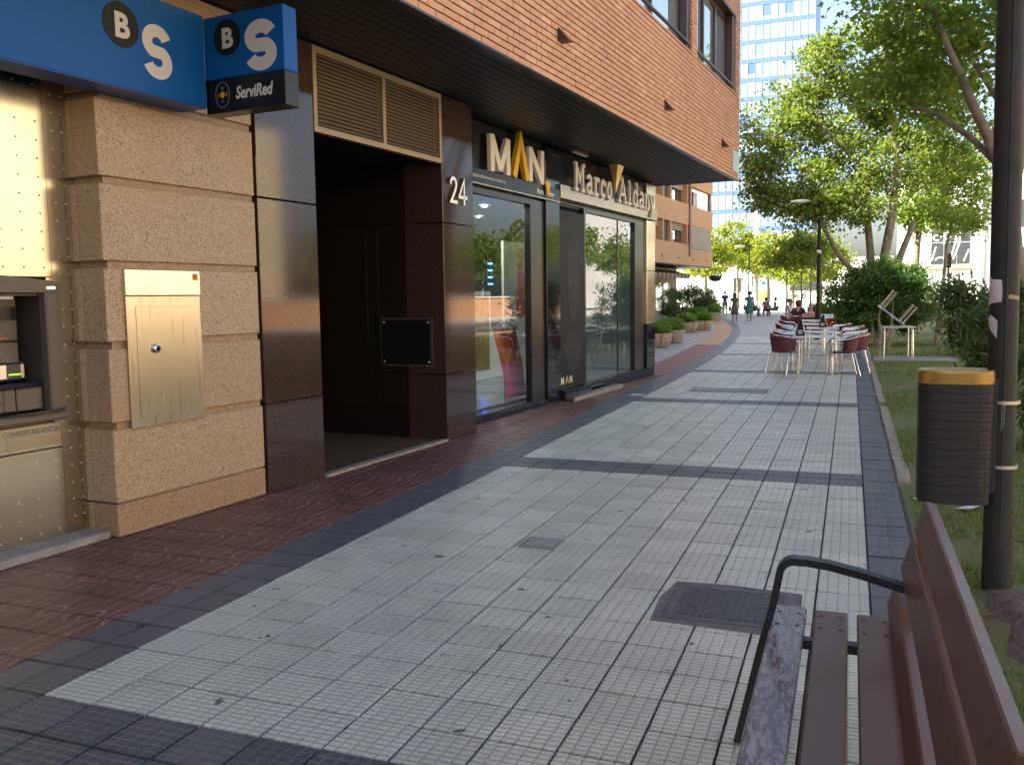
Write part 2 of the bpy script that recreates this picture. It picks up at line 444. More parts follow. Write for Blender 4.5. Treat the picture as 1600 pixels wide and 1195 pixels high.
def m_glass(name, tint=(.75,.85,.85), ior=1.5, rough=0.0):
    m = bpy.data.materials.new(name); m.use_nodes = True; nt = m.node_tree; n = nt.nodes; l = nt.links
    n.remove(n['Principled BSDF']); o = n['Material Output']
    fr = n.new('ShaderNodeFresnel'); fr.inputs[0].default_value = ior
    tr = n.new('ShaderNodeBsdfTransparent'); tr.inputs[0].default_value = (*tint, 1)
    gl = n.new('ShaderNodeBsdfGlossy'); gl.inputs['Roughness'].default_value = rough; gl.inputs['Color'].default_value = (1,1,1,1)
    mx = n.new('ShaderNodeMixShader'); ge = n.new('ShaderNodeNewGeometry'); inv = n.new('ShaderNodeMath'); inv.operation = 'SUBTRACT'; inv.inputs[0].default_value = 1.0; l.new(ge.outputs['Backfacing'], inv.inputs[1]); mu_ = n.new('ShaderNodeMath'); mu_.operation = 'MULTIPLY'; l.new(fr.outputs[0], mu_.inputs[0]); l.new(inv.outputs[0], mu_.inputs[1])
    l.new(mu_.outputs[0], mx.inputs[0]); l.new(tr.outputs[0], mx.inputs[1]); l.new(gl.outputs[0], mx.inputs[2])
    l.new(mx.outputs[0], o.inputs[0]); return m
M_glass = m_glass('shop glass', (.82,.88,.88), 1.8)
M_winglass = mat('window glass', (.03,.035,.04), .03, 0, 1.0)
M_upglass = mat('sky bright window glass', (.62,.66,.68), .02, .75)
M_winglass.node_tree.nodes['Principled BSDF'].inputs['IOR'].default_value = 2.2

def m_wood(name, c1, c2, wear, rough=.28, wamt=.7, ws=18, lo=.48):
    m = mat(name, c1, rough); t = NT(m); P = t.pos()
    g = t.noise(6, t.scale(P, (14, 1, 14)), 5, .65); w = t.noise(ws, t.scale(P, (2.2, .55, 2.2)), 7, .74); big = t.noise(3, P, 3)
    c = t.mix(g, c1, c2)
    wear_sheen_f = t.math('MULTIPLY', t.ramp(t.math('ADD', t.math('MULTIPLY', w, .75), t.math('MULTIPLY', big, .25)), [(lo, 0.0), (lo+.10, 1.0)]), wamt)
    c = t.mix(wear_sheen_f, c, wear); t.col(c)
    t.rough(t.math('ADD', rough, t.math('MULTIPLY', wear_sheen_f, .22)))
    t.bump(t.math('ADD', g, t.math('MULTIPLY', wear_sheen_f, .4)), .05, .001); return m
M_slat = m_wood('varnished bench slat', (.115,.050,.028), (.075,.032,.020), (.15,.075,.05), .38, .3)
M_slatwornsheen = m_wood('worn bench slat with painted sheen', (.10,.05,.045), (.065,.034,.03), (.40,.37,.37), .24, .7, 30, .46)  # pale patches are worn varnish and sky sheen painted into the colour
M_slatback = m_wood('bench back slat', (.105,.050,.033), (.075,.034,.023), (.15,.075,.05), .45, .4)
M_benchiron = mat('dark bench iron', (.016,.018,.020), .42)
M_pole = noisy('dark green pole paint', (.022,.024,.021), (.040,.037,.031), 14, .6, bump=.1, rvar=.2, spec=.3)
M_bin = noisy('bin charcoal', (.032,.030,.027), (.040,.036,.032), 8, .6, spec=.25)
M_brass = mat('bin yellow rim', (.40,.24,.055), .34, .55)
M_strap = mat('galvanised strap', (.62,.55,.45), .4, .6)
M_paper = noisy('paper', (.66,.62,.62), (.58,.53,.54), 30, .8)
M_soil = noisy('soil', (.10,.07,.048), (.055,.04,.028), 6, .95, bump=.8, bdist=.03)

def m_leaf(name, c1, c2, c3, trans=.45, tb=1.5, rough=.5):
    m = bpy.data.materials.new(name); m.use_nodes = True; t = NT(m)
    isl = t.island(); big = t.noise(.9, t.pos(), 3)
    r = t.math('FRACT', t.math('ADD', isl, t.math('MULTIPLY', big, .35)))
    c = t.ramp(r, [(0.0, c1), (.55, c2), (.95, c1), (1.0, c3)])
    t.col(c); t.b.inputs['Roughness'].default_value = rough
    tr = t.node('ShaderNodeBsdfTranslucent')
    cc = t.mix(1.0, c, (tb*1.15, tb*1.1, tb*.5), 'MULTIPLY'); t.l.new(cc, tr.inputs[0])
    mx = t.node('ShaderNodeMixShader'); mx.inputs[0].default_value = trans
    t.l.new(t.b.outputs[0], mx.inputs[1]); t.l.new(tr.outputs[0], mx.inputs[2])
    t.l.new(mx.outputs[0], t.n['Material Output'].inputs[0]); return m
M_leafA = m_leaf('plane tree leaf', (.105,.155,.028), (.135,.19,.036), (.24,.22,.045), .55, 1.8)
M_leafB = m_leaf('young plane leaf', (.12,.20,.035), (.16,.23,.045), (.24,.23,.05), .5, 1.7)
M_leafC = m_leaf('sunlight tinted plane leaf', (.15,.20,.025), (.21,.25,.035), (.28,.25,.05), .5, 1.6)  # lighter copy of the plane leaf, sunlight put into its colour
M_leafD = m_leaf('bush leaf', (.045,.105,.018), (.075,.15,.022), (.12,.17,.03), .4, 1.5)
M_leafE = m_leaf('oleander leaf', (.065,.115,.04), (.085,.14,.05), (.20,.15,.06), .35, 1.5)
M_leafF = m_leaf('planter leaf', (.11,.22,.03), (.15,.26,.04), (.24,.27,.05), .45, 1.6)
M_bark = noisy('plane bark', (.26,.21,.15), (.14,.115,.085), 5, .85, bump=.5, bdist=.02)
M_stem = noisy('shrub stem', (.22,.17,.11), (.12,.09,.06), 9, .85)
M_grass = m_leaf('grass blade', (.10,.16,.028), (.14,.19,.038), (.26,.20,.08), .4, 1.6)
# ------------------------------------------------------------------ the setting: ground
def sheet(name, x0, x1, y0, y1, z, m, parent=None, M=None):
    return MB().add([(x0,y0,z),(x1,y0,z),(x1,y1,z),(x0,y1,z)], [(0,1,2,3)]).build(name, m, parent, M)
tag(sheet('ground', -900, 900, -700, 1500, -.08, M_concrete), kind='structure')
pav = sheet('pavement', -18, .40, -8, 34, -.012, M_grout); tag(pav, kind='structure')
M_pavefar = m_tile('far pale paving', (.40,.385,.35), (.29,.28,.255), .5, .5, 0, .0, 1, 1, rough=.5, groove=.05, gdark=.5)
fp = sheet('far_pavement', -32, .40, 34, 74, -.004, M_pavefar); tag(fp, kind='structure')
M_plaza = noisy('plaza paving', (.50,.47,.42), (.42,.40,.36), 2, .8)
tag(sheet('plaza', -60, 60, 74, 101, -.006, M_plaza), kind='structure')
tag(sheet('far_road', -120, 120, 101, 112, -.02, M_asphalt), kind='structure')
tag(sheet('road', 10.6, 20.5, -90, 74, -.05, M_asphalt), kind='structure')
k = MB(); k.box(9.9, 10.6, -90, 74, -.07, .06); k.box(20.5, 20.8, -90, 74, -.07, .08); tag(k.build('road_kerb', M_kerb), kind='structure')
tag(sheet('opposite_pavement', 20.8, 26.6, -90, 74, .06, M_plaza), kind='structure')
ln = MB()
for yy in range(-80, 74, 8): ln.add([(15.5,yy,-.046),(15.63,yy,-.046),(15.63,yy+3,-.046),(15.5,yy+3,-.046)], [(0,1,2,3)])
tag(ln.build('road_marking', M_paint), kind='structure')

# curved edge of the walkway
def xe(Y): return -2.95 - .0023*max(0, Y-14)**2 if Y < 75 else -2.95-.0023*61**2
BAND = {20,21,41,42,62,63,83,84,104,105,-1,-2}
M_darkx = m_tile('dark cross band tile', (.095,.10,.108), (.045,.048,.053), TPX, TPY, TOX, TOY, 5, 6, rough=.42, gdark=.8, worn=(.15,.155,.165), groove=.15)
def tile_mesh(w, d, m, name):
    return MB().bbox(-w/2, w/2, -d/2, d/2, -.03, 0, .0025).mesh(m, name)
def put_tile(name, me, x, y, parent, wob=1.0):
    o = bpy.data.objects.new(name, me); COL.objects.link(o); o.parent = parent
    M = Matrix.Translation((x, y, rnd.uniform(-.0018, .0018)*wob)) @ Matrix.Rotation(rnd.gauss(0, .0022)*wob, 4, 'X') @ Matrix.Rotation(rnd.gauss(0, .0022)*wob, 4, 'Y') @ Matrix.Rotation(rnd.gauss(0, .006)*wob, 4, 'Z')
    o.matrix_basis = M
    return o
GAP = .010
me_w = tile_mesh(TPX-GAP, TPY-GAP, M_white, 'white_paving_tile')
me_dx = tile_mesh(TPX-GAP, TPY-GAP, M_darkx, 'dark_paving_tile')
me_d = tile_mesh(.18-GAP*.7, .25-GAP*.7, M_dark, 'border_tile')
me_d2 = tile_mesh(.2558-GAP, .25-GAP, M_dark2, 'edge_tile')
me_r = tile_mesh(.25-GAP*.7, .25-GAP*.7, M_red, 'red_paving_tile')
stuffw, stuffd, stuffl, stuffr, stuffe = MB(), MB(), MB(), MB(), MB()
def flat_tile(mb, x, y, w, d):
    z = rnd.uniform(-.001, .001); a, b = rnd.gauss(0, .0015), rnd.gauss(0, .0015)
    g = GAP/2
    mb.box(x-w/2+g, x+w/2-g, y-d/2+g, y+d/2-g, -.03, z, bottom=False)
nw = nr = 0
whites = []
for j in range(-5, 126):
    y = TOY+TPY*(j+.5)
    for i in range(-22, 12):
        x = TOX+TPX*(i+.5)
        if x+TPX/2 < xe(y)-.18 - (0 if y > 13.4 else -.2): continue
        if j in BAND:
            if i >= 0 and j < 43 : put_tile('dark_paving_tile', me_dx, x, y, pav)
            else: flat_tile(stuffd, x, y, TPX, TPY)
        else: whites.append((math.hypot(x, y) if j >= -1 else 99, x, y))
whites.sort()
for q, (d_, x, y) in enumerate(whites):
    if -.83 < x < -.23 and 4.15 < y < 4.6 and False: continue
    if q < 300: put_tile('white_paving_tile', me_w, x, y, pav)
    else: flat_tile(stuffw, x, y, TPX, TPY)
for j in range(-5, 46):
    y = TOY+TPY*(j+.5)
    for i in (0, 1): put_tile('border_tile', me_d, -3.31+.18*(i+.5), y, pav)
for j in range(-5, 126):
    y = TOY+TPY*(j+.5)
    if j < 66: put_tile('edge_tile', me_d2, .12+.1279, y, pav, 1.6)
    else: flat_tile(stuffe, .12+.1279, y, .2558, TPY)
reds = []
for j in range(-6, 59):
    y = TOY+TPY*(j+.5)
    for i in range(1, 11):
        x = -3.31-.25*(i-.5)
        off = x*math.cos(TH)-y*math.sin(TH)
        if off < -5.25: continue
        if y > 14 and x+.125 > xe(y)-.36: pass
        reds.append((math.hypot(x, y) if y > 2 else 50, x, y))
reds.sort()
for q, (d_, x, y) in enumerate(reds):
    if q < 300: put_tile('red_paving_tile', me_r, x, y, pav)
    else: flat_tile(stuffr, x, y, .25, .25)
for mb, nm, m in ((stuffw, 'white_paving_field', M_white), (stuffd, 'dark_paving_field', M_darkx), (stuffr, 'red_paving_field', M_red), (stuffe, 'edge_field', M_dark2)):
    o = mb.build(nm, m, pav); o['kind'] = 'stuff'
# curved dark border and red, then ochre strip, laid over the field, one slab after the other
M_darkc = noisy('curved dark paving', (.085,.092,.108), (.06,.065,.075), 25, .45)
M_redc = noisy('curved red paving', (.24,.075,.05), (.17,.055,.038), 12, .5)
M_ochrec = noisy('curved ochre paving', (.50,.30,.13), (.40,.23,.10), 5, .6)
M_palec = m_tile('planter side paving', (.40,.385,.365), (.29,.28,.265), .4, .4, 0, 0, 1, 1, rough=.5, groove=.05, gdark=.4)
tag(sheet('planter_pavement', -18, -2.8, 17.2, 34, -.008, M_palec), kind='structure')
def strip_slabs(name, o0, o1, y0, y1, step, m, z=.005):
    n = int((y1-y0)/step)
    for q in range(n):
        a, b = y0+q*step+.006, y0+(q+1)*step-.006
        mb = MB()
        v = [(xe(a)-o0, a), (xe(b)-o0, b), (xe(b)-o1, b), (xe(a)-o1, a)]
        mb.prism(v, -.03, z+rnd.uniform(-.0008, .0008), ID)
        mb.build(name, m, pav)
strip_slabs('dark_border_slab', 0.0, .18, 13.76, 66, .6, M_darkc)
strip_slabs('dark_border_slab', .185, .36, 13.76, 66, .6, M_darkc)
strip_slabs('red_strip_slab', .365, .73, 17.0, 28, .5, M_redc)
strip_slabs('red_strip_slab', .735, 1.10, 17.2, 28, .5, M_redc)
strip_slabs('ochre_strip_slab', .365, .73, 28, 64, .8, M_ochrec)
strip_slabs('ochre_strip_slab', .735, 1.10, 28, 64, .8, M_ochrec)
strip_slabs('red_cross_slab', 1.105, 9, 33.0, 33.4, .4, M_redc, .002)
# pale mask of the field left of the curve is the planter pavement; kerb stones beside the lawn
yy = 7.75
while yy < 34:
    L = .42+rnd.uniform(-.03, .05)
    if not (13.1 < yy+L/2 < 13.5):
        MB().bbox(-.05, .05, -L/2+.006, L/2-.006, -.12, .012+rnd.uniform(-.006, .006), .008).build('kerb_stone', M_kerb, pav, Matrix.Translation((.435+rnd.uniform(-.006, .006), yy+L/2, 0)) @ Matrix.Rotation(rnd.gauss(0, .015), 4, 'Z'))
    yy += L

# ------------------------------------------------------------------ lawn
M_lawn = mat('worn lawn earth', (.08,.06,.035), .95); t = NT(M_lawn); P = t.pos()
n1 = t.noise(.55, P, 5, .62); n2 = t.noise(5, P, 5, .7); n3 = t.noise(45, P, 3)
mixf = t.math('ADD', t.math('MULTIPLY', n1, .65), t.math('MULTIPLY', n2, .35))
c = t.ramp(mixf, [(.38, (.19,.13,.075)), (.45, (.17,.15,.055)), (.53, (.12,.17,.035)), (.72, (.11,.19,.035))])
c = t.mix(t.math('MULTIPLY', n3, .65), c, (.05,.04,.024)); t.col(c)
t.bump(t.math('ADD', n2, t.math('MULTIPLY', n3, .5)), .7, .03)
from mathutils import noise as mnoise
def lawn_z(x, y):
    h = mnoise.fractal(Vector((x*.8, y*.8, 3.1)), 1.0, 2.0, 3)*.022
    d2 = ((x-.84)/.55)**2+((y-4.45)/.75)**2
    h += .10*math.exp(-d2*1.2)
    return h-.015 + min(.05, max(0, (x-.6)*.02))
gx = np.concatenate([np.linspace(.37, 2.2, 38), np.linspace(2.4, 9.9, 26)]); gy = np.concatenate([np.linspace(-3, 9, 120), np.linspace(9.3, 74, 110)])
lm = MB(); nxg = len(gx)
lm.add([(x, y, lawn_z(x, y)) for y in gy for x in gx], [(j*nxg+i, j*nxg+i+1, (j+1)*nxg+i+1, (j+1)*nxg+i) for j in range(len(gy)-1) for i in range(nxg-1)], True)
tag(lm.build('lawn', M_lawn), kind='structure')
# mound of bare earth at the foot of the pole
M_mound = noisy('bare mound', (.24,.165,.12), (.12,.08,.055), 16, .95, bump=1.0, bdist=.05)
mm = MB(); ring = []
for a in range(25):
    r_ = a/24
    for k in range(28):
        th = 2*math.pi*k/28; rr = r_*(1+.22*math.sin(3*th+1)+.1*math.sin(7*th))
        x, y = .86+rr*.30*math.cos(th), 4.42+rr*.60*math.sin(th)
        ring.append((x, y, lawn_z(x, y)+.05*(1-r_**2)-.012+.010*mnoise.fractal(Vector((x*12, y*12, 0)), .8, 2.0, 4)))
mm.add(ring, [(a*28+k, a*28+(k+1) % 28, (a+1)*28+(k+1) % 28, (a+1)*28+k) for a in range(24) for k in range(28)], True)
tag(mm.build('earth_mound', M_mound), kind='structure')
# concrete slab in the grass under the steel table
cs = MB(); cs.prism([(.50,21.45),(2.0,21.4),(2.25,21.9),(2.15,22.6),(.9,23.0),(.52,22.8)], -.05, .035, ID)
tag(cs.build('concrete_slab', M_concrete), kind='structure')
# blades
def grass_patch():
    pts = []
    n = 75000
    y = 2.2+(rng.random(n)**2.2)*30; x = .45+rng.random(n)*(.6+.20*y)
    keep = []
    for a, b in zip(x, y):
        f = mnoise.fractal(Vector((a*.55, b*.55, 0.0)), 1.0, 2.0, 4)
        if f > -.10+rnd.uniform(-.25, .25) and not (((a-.86)/.34)**2+((b-4.42)/.65)**2 < 1) and not (.5 < a < 2.2 and 21.4 < b < 23.0): keep.append((a, b))
    v, f = [], []
    for (a, b) in keep:
        th = rnd.uniform(0, 6.283); h = rnd.uniform(.018, .05)*(1+.02*b); w = .0035+.00035*b; l = rnd.uniform(.2, 1.0)*h
        z = lawn_z(a, b)-.004
        dx, dy = math.cos(th), math.sin(th); i = len(v)
        v += [(a-dy*w, b+dx*w, z), (a+dy*w, b-dx*w, z), (a+dx*l, b+dy*l, z+h)]
        f.append((i, i+1, i+2))
    mb = MB(); mb.add(v, f); return mb
tag(grass_patch().build('grass', M_grass), 'short patchy grass growing on the worn lawn', 'grass', kind='stuff')

# ------------------------------------------------------------------ brick building with ground floor
C = -4.83; CS = -5.12; CP = -5.10; CB = -3.61; ZS = 3.67
bld = fthing('brick_building', 'orange brick building with dark soffit and granite ground floor beside the walkway', 'building', (CB, 8, 0))
# brick band, 300 nearest bricks one by one
WIN = [(9.2, 13.83), (14.14, 16.98), (4.6, 8.88), (0, 4.3)]; ZW0, ZW1 = 5.21, 6.57
core = MB()
core.box(-16, CB-.02, -45, 17.31, ZS+.03, ZW0-.02)
core.box(-16, CB-.22, -45, 17.31, ZW0-.02, ZW1+.02)
core.box(-16, CB-.02, -45, 17.31, ZW1+.02, 7.4)
us = [(-45, 0.0)] + [(4.3, 4.6), (8.88, 9.2), (13.83, 14.14), (16.98, 17.31)]
for a, b in us: core.box(CB-.219, CB-.02, a+.004, b-.004, ZW0-.02, ZW1+.02)
fbuild(core, 'wall_core', M_mortar, bld)
up = MB(); up.box(-16, CB-.004, -45, 17.33, 7.15, 31)
fbuild(up, 'upper_wall', M_brickwall, bld)
upw = MB()
for s_ in range(8):
    for q in range(16): upw.box(CB-.06, CB+.004, 17-3.9*q-3.2, 17-3.9*q-.5, 8.1+2.95*s_, 9.5+2.95*s_)
o = fbuild(upw, 'upper_window', M_winglass, bld); o['kind'] = 'stuff'
BL, BH, BJ = .240, .0535, .0115
br = []
rowz = ZS+.012; rr_ = 0
me_brick = MB().bbox(-.03, .012, -BL/2, BL/2, -BH/2, BH/2, .003).mesh(M_brick, 'brick')
me_half = MB().bbox(-.03, .012, -BL/4+.003, BL/4-.003, -BH/2, BH/2, .003).mesh(M_brick, 'brick')
cut = MB()
def brick_at(u0, u1, z): br.append(((u1-u0), (u0+u1)/2, z))
z = rowz+BH/2
while z < 7.15:
    u = 17.33-(0 if rr_ % 2 else (BL+BJ)/2)
    if rr_ % 2 == 0: brick_at(17.33-BL/2+.006, 17.33, z)
    while u > 3.0:
        a, b = u-BL, u
        seg = [(a, b)]
        if ZW0-.05 < z < ZW1+.01:
            for (w0, w1) in WIN:
                n_ = []
                for (p, q) in seg:
                    if q <= w0 or p >= w1: n_.append((p, q))
                    else:
                        if p < w0-.02: n_.append((p, w0))
                        if q > w1+.02: n_.append((w1, q))
                seg = n_
        for (p, q) in seg: brick_at(p, q, z)
        u -= BL+BJ
    z += BH+BJ; rr_ += 1
camv = Vector((0, 0, 1.53))
def bkey(b):
    w = FR @ Vector((CB, b[1], b[2])); return (w-camv).length + (0 if b[1] > 6.0+max(0, (b[2]-3.67))*2.6 else 50)
br.sort(key=bkey)
bst = MB()
for q, (L, u, z) in enumerate(br):
    j = rnd.uniform(-.0025, .0025)
    if q < 300:
        M = FR @ Matrix.Translation((CB+j, u, z)) @ Matrix.Rotation(rnd.gauss(0, .006), 4, 'X') @ Matrix.Diagonal((1, L/BL, 1, 1))
        link('brick', me_brick, bld, M)
    else: bst.box(CB-.02, CB+.012+j, u-L/2, u+L/2, z-BH/2, z+BH/2)
o = fbuild(bst, 'brickwork', M_brick, bld); o['kind'] = 'stuff'
# metal drip edge, soffit boards
fbuild(MB().box(CB-.05, CB+.016, -45, 17.345, ZS-.006, ZS+.012), 'drip_edge', M_darkframe, bld)
nb = 16
for i in range(nb):
    a = CB-.055-i*(1.66/nb); fbuild(MB().box(a-1.66/nb+.012, a, -45, 17.33, ZS+.004, ZS+.022), 'soffit_board', M_soffit, bld)
fbuild(MB().box(-6.2, CB-.05, -45, 17.325, ZS+.024, ZS+.029), 'soffit_backing', M_black, bld)
# windows of the first floor
for (w0, w1) in WIN[:3]:
    wf = MB(); xa, xb = CB-.21, CB-.13
    wf.box(xa, xb, w0+.004, w0+.10, ZW0, ZW1); wf.box(xa, xb, w1-.22, w1-.004, ZW0, ZW1)
    wf.box(xa, xb, w0+.10, w1-.22, ZW1-.09, ZW1); wf.box(xa, xb, w0+.10, w1-.22, ZW0, ZW0+.05)
    w = fbuild(wf, 'window', M_brown, bld)
    n = 3
    for i in range(n):
        a = w0+.10+(w1-.22-w0-.10)*i/n; b = w0+.10+(w1-.22-w0-.10)*(i+1)/n
        fbuild(MB().box(CB-.185, CB-.165, a+.004, b-.004, ZW0+.05, ZW1-.09), 'pane', M_upglass, w)
        if i: fbuild(MB().box(CB-.164, CB-.12, a-.035, a+.035, ZW0+.051, ZW1-.091), 'mullion', M_brown, w)
    fbuild(MB().box(CB-.12, CB-.02, w1-.20, w1-.004, ZW0, ZW1-.001), 'shutter_box', M_brown, w)
    fbuild(MB().tube([(CB-.02, w0+.03, ZW0+.12), (CB-.02, w1-.03, ZW0+.12)], .026, 8), 'rail', M_brown, w)
    fbuild(MB().box(CB-.20, CB+.02, w0, w1, ZW0-.03, ZW0-.002), 'sill', M_brick, w)
    fbuild(MB().box(CB-.128, CB+.004, w0+.004, w1-.004, ZW1+.002, ZW1+.06), 'lintel', M_brown, w)
# little wedge vents and the pale plate near the corner
for u in (5.0, 8.62, 12.42, 15.93):
    v = MB(); v.add([(CB+.01,u-.07,4.10),(CB+.01,u+.07,4.10),(CB+.13,u+.07,4.10),(CB+.13,u-.07,4.10),(CB+.01,u-.07,4.24),(CB+.01,u+.07,4.24)], [(3,2,1,0),(0,1,5,4),(2,3,4,5),(0,4,3),(1,2,5)])
    fbuild(v, 'weep_vent', M_brown, bld)
pl = MB()
for k_ in range(6): pl.box(CB+.014, CB+.03, 16.72+k_*.09, 16.72+k_*.09+.075, 3.79, 4.17)
fbuild(pl, 'wall_grille', M_alu, bld)
# ground floor: granite courses
ZG = [0.0, .225, .755, 1.28, 1.80, 2.335, 2.865, 3.39, 3.665]
gcore = MB(); gcore.box(-16, -5.5, -45, 6.17, -.05, ZS); gcore.box(-5.5, C-.024, 4.06, 5.422, -.05, ZS)
gcore.box(-5.5, -5.14, -45, 2.90, -.05, ZS); gcore.box(-5.5, -5.14, 2.9, 4.06, 1.70, ZS); gcore.box(-5.5, -5.14, 2.9, 4.06, -.05, .80); gcore.box(-5.5, -5.14, 3.895, 4.06, .80, 1.70)
fbuild(gcore, 'ground_floor_wall', M_granite2, bld)
for i in range(len(ZG)-1):
    a, b = ZG[i], ZG[i+1]; top = b-(.042 if i else .004)
    if i == len(ZG)-2: top = b
    fbuild(MB().bbox(C-.22, C, 4.012, 5.425, a+.004, top-.002, .006), 'granite_block', M_granite if i else M_granite2, bld)
    # inner half of the pier that runs back to the steel cladding
    fbuild(MB().bbox(CP-.10, C-.224, 4.012, 4.058, a+.004, top-.002, .004), 'granite_return', M_granite if i else M_granite2, bld)
# polished brown granite piers of the entrance
ZM = [0.0, .72, 2.335, ZS-.005]
for (u0, u1) in ((5.445, 6.165), (8.285, 8.965)):
    for a, b in zip(ZM[:-1], ZM[1:]):
        fbuild(MB().bbox(-5.3, C+.012, u0, u1, a+.004, b-.004, .005), 'marble_panel', M_marble, bld)
# entrance recess: dark walls, floor, ceiling, sill
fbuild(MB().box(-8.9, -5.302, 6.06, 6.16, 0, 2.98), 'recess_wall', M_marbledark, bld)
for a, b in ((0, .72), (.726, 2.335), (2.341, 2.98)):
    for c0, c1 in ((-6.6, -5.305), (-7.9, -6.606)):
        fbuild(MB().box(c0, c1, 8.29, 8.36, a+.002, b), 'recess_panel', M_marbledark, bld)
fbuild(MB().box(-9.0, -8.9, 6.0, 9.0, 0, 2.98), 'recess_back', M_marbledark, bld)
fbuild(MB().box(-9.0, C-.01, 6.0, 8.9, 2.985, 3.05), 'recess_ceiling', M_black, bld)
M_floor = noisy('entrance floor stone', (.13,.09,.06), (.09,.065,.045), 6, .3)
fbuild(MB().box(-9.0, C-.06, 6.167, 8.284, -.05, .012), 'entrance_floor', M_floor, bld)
fbuild(MB().bbox(C-.06, C+.03, 6.168, 8.283, -.05, .02, .004), 'entrance_sill', M_kerb, bld)
# two tall door leaves at the back of the right wall
dr = fbuild(MB().box(-7.0, -6.9, 8.22, 8.285, .02, 2.35), 'entrance_door', M_brown, bld)
for q in range(3): fbuild(MB().box(-6.9+.001+.0*q, -6.88, 8.20, 8.22, .4+.6*q, .85+.6*q), 'door_panel', M_brown, dr)
fbuild(MB().box(-5.86, -5.82, 8.275, 8.287, .3, 2.25), 'door_trim', M_marbledark, bld)
fbuild(MB().box(-5.70, -5.66, 8.275, 8.287, .3, 2.25), 'door_trim', M_marbledark, bld)
# framed glass notice on the recess wall
pf = fbuild(MB().box(-5.64, -4.97, 8.268, 8.287, .80, 1.33), 'notice_frame', M_atmdark, bld)
fbuild(MB().box(-5.615, -4.995, 8.258, 8.2675, .825, 1.305), 'notice_glass', M_blackgloss, pf)
for (a, b) in ((-5.59, .85), (-5.02, .85), (-5.59, 1.28), (-5.02, 1.28)):
    fbuild(MB().sphere((a, 8.258, b), .016, 8, 6, sy=.5), 'stud', M_chrome, pf)
# ventilation louvre over the entrance
lv = fbuild(MB().box(C-.05, C+.02, 6.168, 8.283, 3.60, 3.655).box(C-.05, C+.02, 6.168, 8.283, 2.945, 2.995).box(C-.05, C+.02, 6.168, 6.215, 2.996, 3.599).box(C-.05, C+.02, 8.235, 8.283, 2.996, 3.599).box(C-.05, C+.018, 7.20, 7.25, 2.996, 3.599), 'louvre', M_louver, bld)
for (u0, u1) in ((6.216, 7.199), (7.251, 8.234)):
    for i in range(18):
        zc = 3.012+i*.0335
        s_ = MB(); s_.add([(C-.024,u0,zc+.027),(C-.021,u0,zc+.030),(C+.008,u0,zc+.002),(C+.005,u0,zc-.002),(C-.024,u1,zc+.027),(C-.021,u1,zc+.030),(C+.008,u1,zc+.002),(C+.005,u1,zc-.002)], [(0,1,2,3),(7,6,5,4),(1,5,6,2),(0,3,7,4),(3,2,6,7),(0,4,5,1)])
        fbuild(s_, 'louvre_slat', M_louver, lv)
fbuild(MB().box(C-.12, C-.07, 6.168, 8.283, 3.052, 3.655), 'louvre_backing', M_black, lv)
# ------------------------------------------------------------------ bank: steel cladding, cash machine, signs, cabinet
clad = fthing('steel_cladding', 'riveted brushed steel wall cladding around the cash machine', 'wall cladding', (CP, 3.2, 0))
AU0, AU1, AZ0, AZ1 = 2.92, 3.872, .855, 1.665
fbuild(MB().box(CP-.03, CP, -3.0, 3.842, 1.705, 2.93).box(CP-.03, CP, -3.0, 2.80, -.03, 1.704), 'cladding_sheet', M_steel, clad)
fbuild(MB().box(CP-.03, CP-.001, 3.846, 4.055, -.03, 2.93), 'cladding_sheet', M_steel, clad)
fbuild(MB().box(CP-.03, CP, 2.82, 3.842, -.03, .615), 'cladding_sheet', M_steel, clad)
fbuild(MB().box(CP-.03, CP-.002, 3.8, 3.845, .62, 1.70), 'cladding_strip', M_steel, clad)
rv = MB()
def rivet(u, z): rv.lathe([(.0075, 0), (.0065, .003), (.003, .0048), (.0002, .0052)], 6, loc_facade(u, CP, z))
for i in range(26):
    zz = .04+i*.112
    for u in (3.905, 3.975, 4.04): rivet(u, zz+(.0 if u != 3.975 else 0))
for i in range(5):
    for q in range(6): rivet(3.79-.135*q, .09+i*.112)
for i in range(11):
    for q in range(8): rivet(3.79-.135*q, 1.76+i*.112)
o = fbuild(rv, 'rivet', M_alu, clad); o['kind'] = 'stuff'
fbuild(MB().bbox(CP-.03, C-.07, -3.0, 4.011, -.05, .045, .006), 'plinth_step', M_concrete, clad)

atm = fthing('cash_machine', 'grey brown cash machine set into the riveted steel wall at the left edge', 'cash machine', (CP, 3.4, .85))
# casing: rounded frame with arched top
def arch_poly(u0, u1, z0, z1, rise, n=8):
    return [(u0, z0), (u1, z0)] + [(u1+(u0-u1)*i/n, z1+rise*math.sin(math.pi*i/n)) for i in range(n+1)]
fbuild(MB().bbox(CP-.20, CP+.035, 3.765, AU1, AZ0, AZ1, .012), 'casing_side', M_atm, atm)
fbuild(MB().bbox(CP-.20, CP+.035, 2.7, 2.98, AZ0, AZ1, .012), 'casing_side', M_atm, atm)
tp = MB(); tp.prism([(3.872, 1.605), (3.872, 1.668)] + [(3.872-(3.872-2.7)*i/10, 1.668+.045*math.sin(math.pi*i/10)) for i in range(1, 10)] + [(2.7, 1.668), (2.7, 1.605)], -.18, .045, loc_facade(0, CP, 0))
fbuild(tp, 'casing_top', M_atm, atm)
fbuild(MB().bbox(CP-.2, CP+.05, 2.7, AU1, .80, AZ0-.002, .012), 'casing_base', M_atm, atm)
fbuild(MB().tube([(CP+.06, 3.5, .868), (CP+.075, 3.62, .866), (CP+.07, 3.75, .868), (CP+.05, 3.84, .876)], [.006, .014, .013, .006], 8, sy=.6), 'ledge_grip', M_atmdark, atm)
fbuild(MB().box(CP-.36, CP-.35, 2.7, 3.9, .85, 1.66), 'cavity_back', M_atmdark, atm)
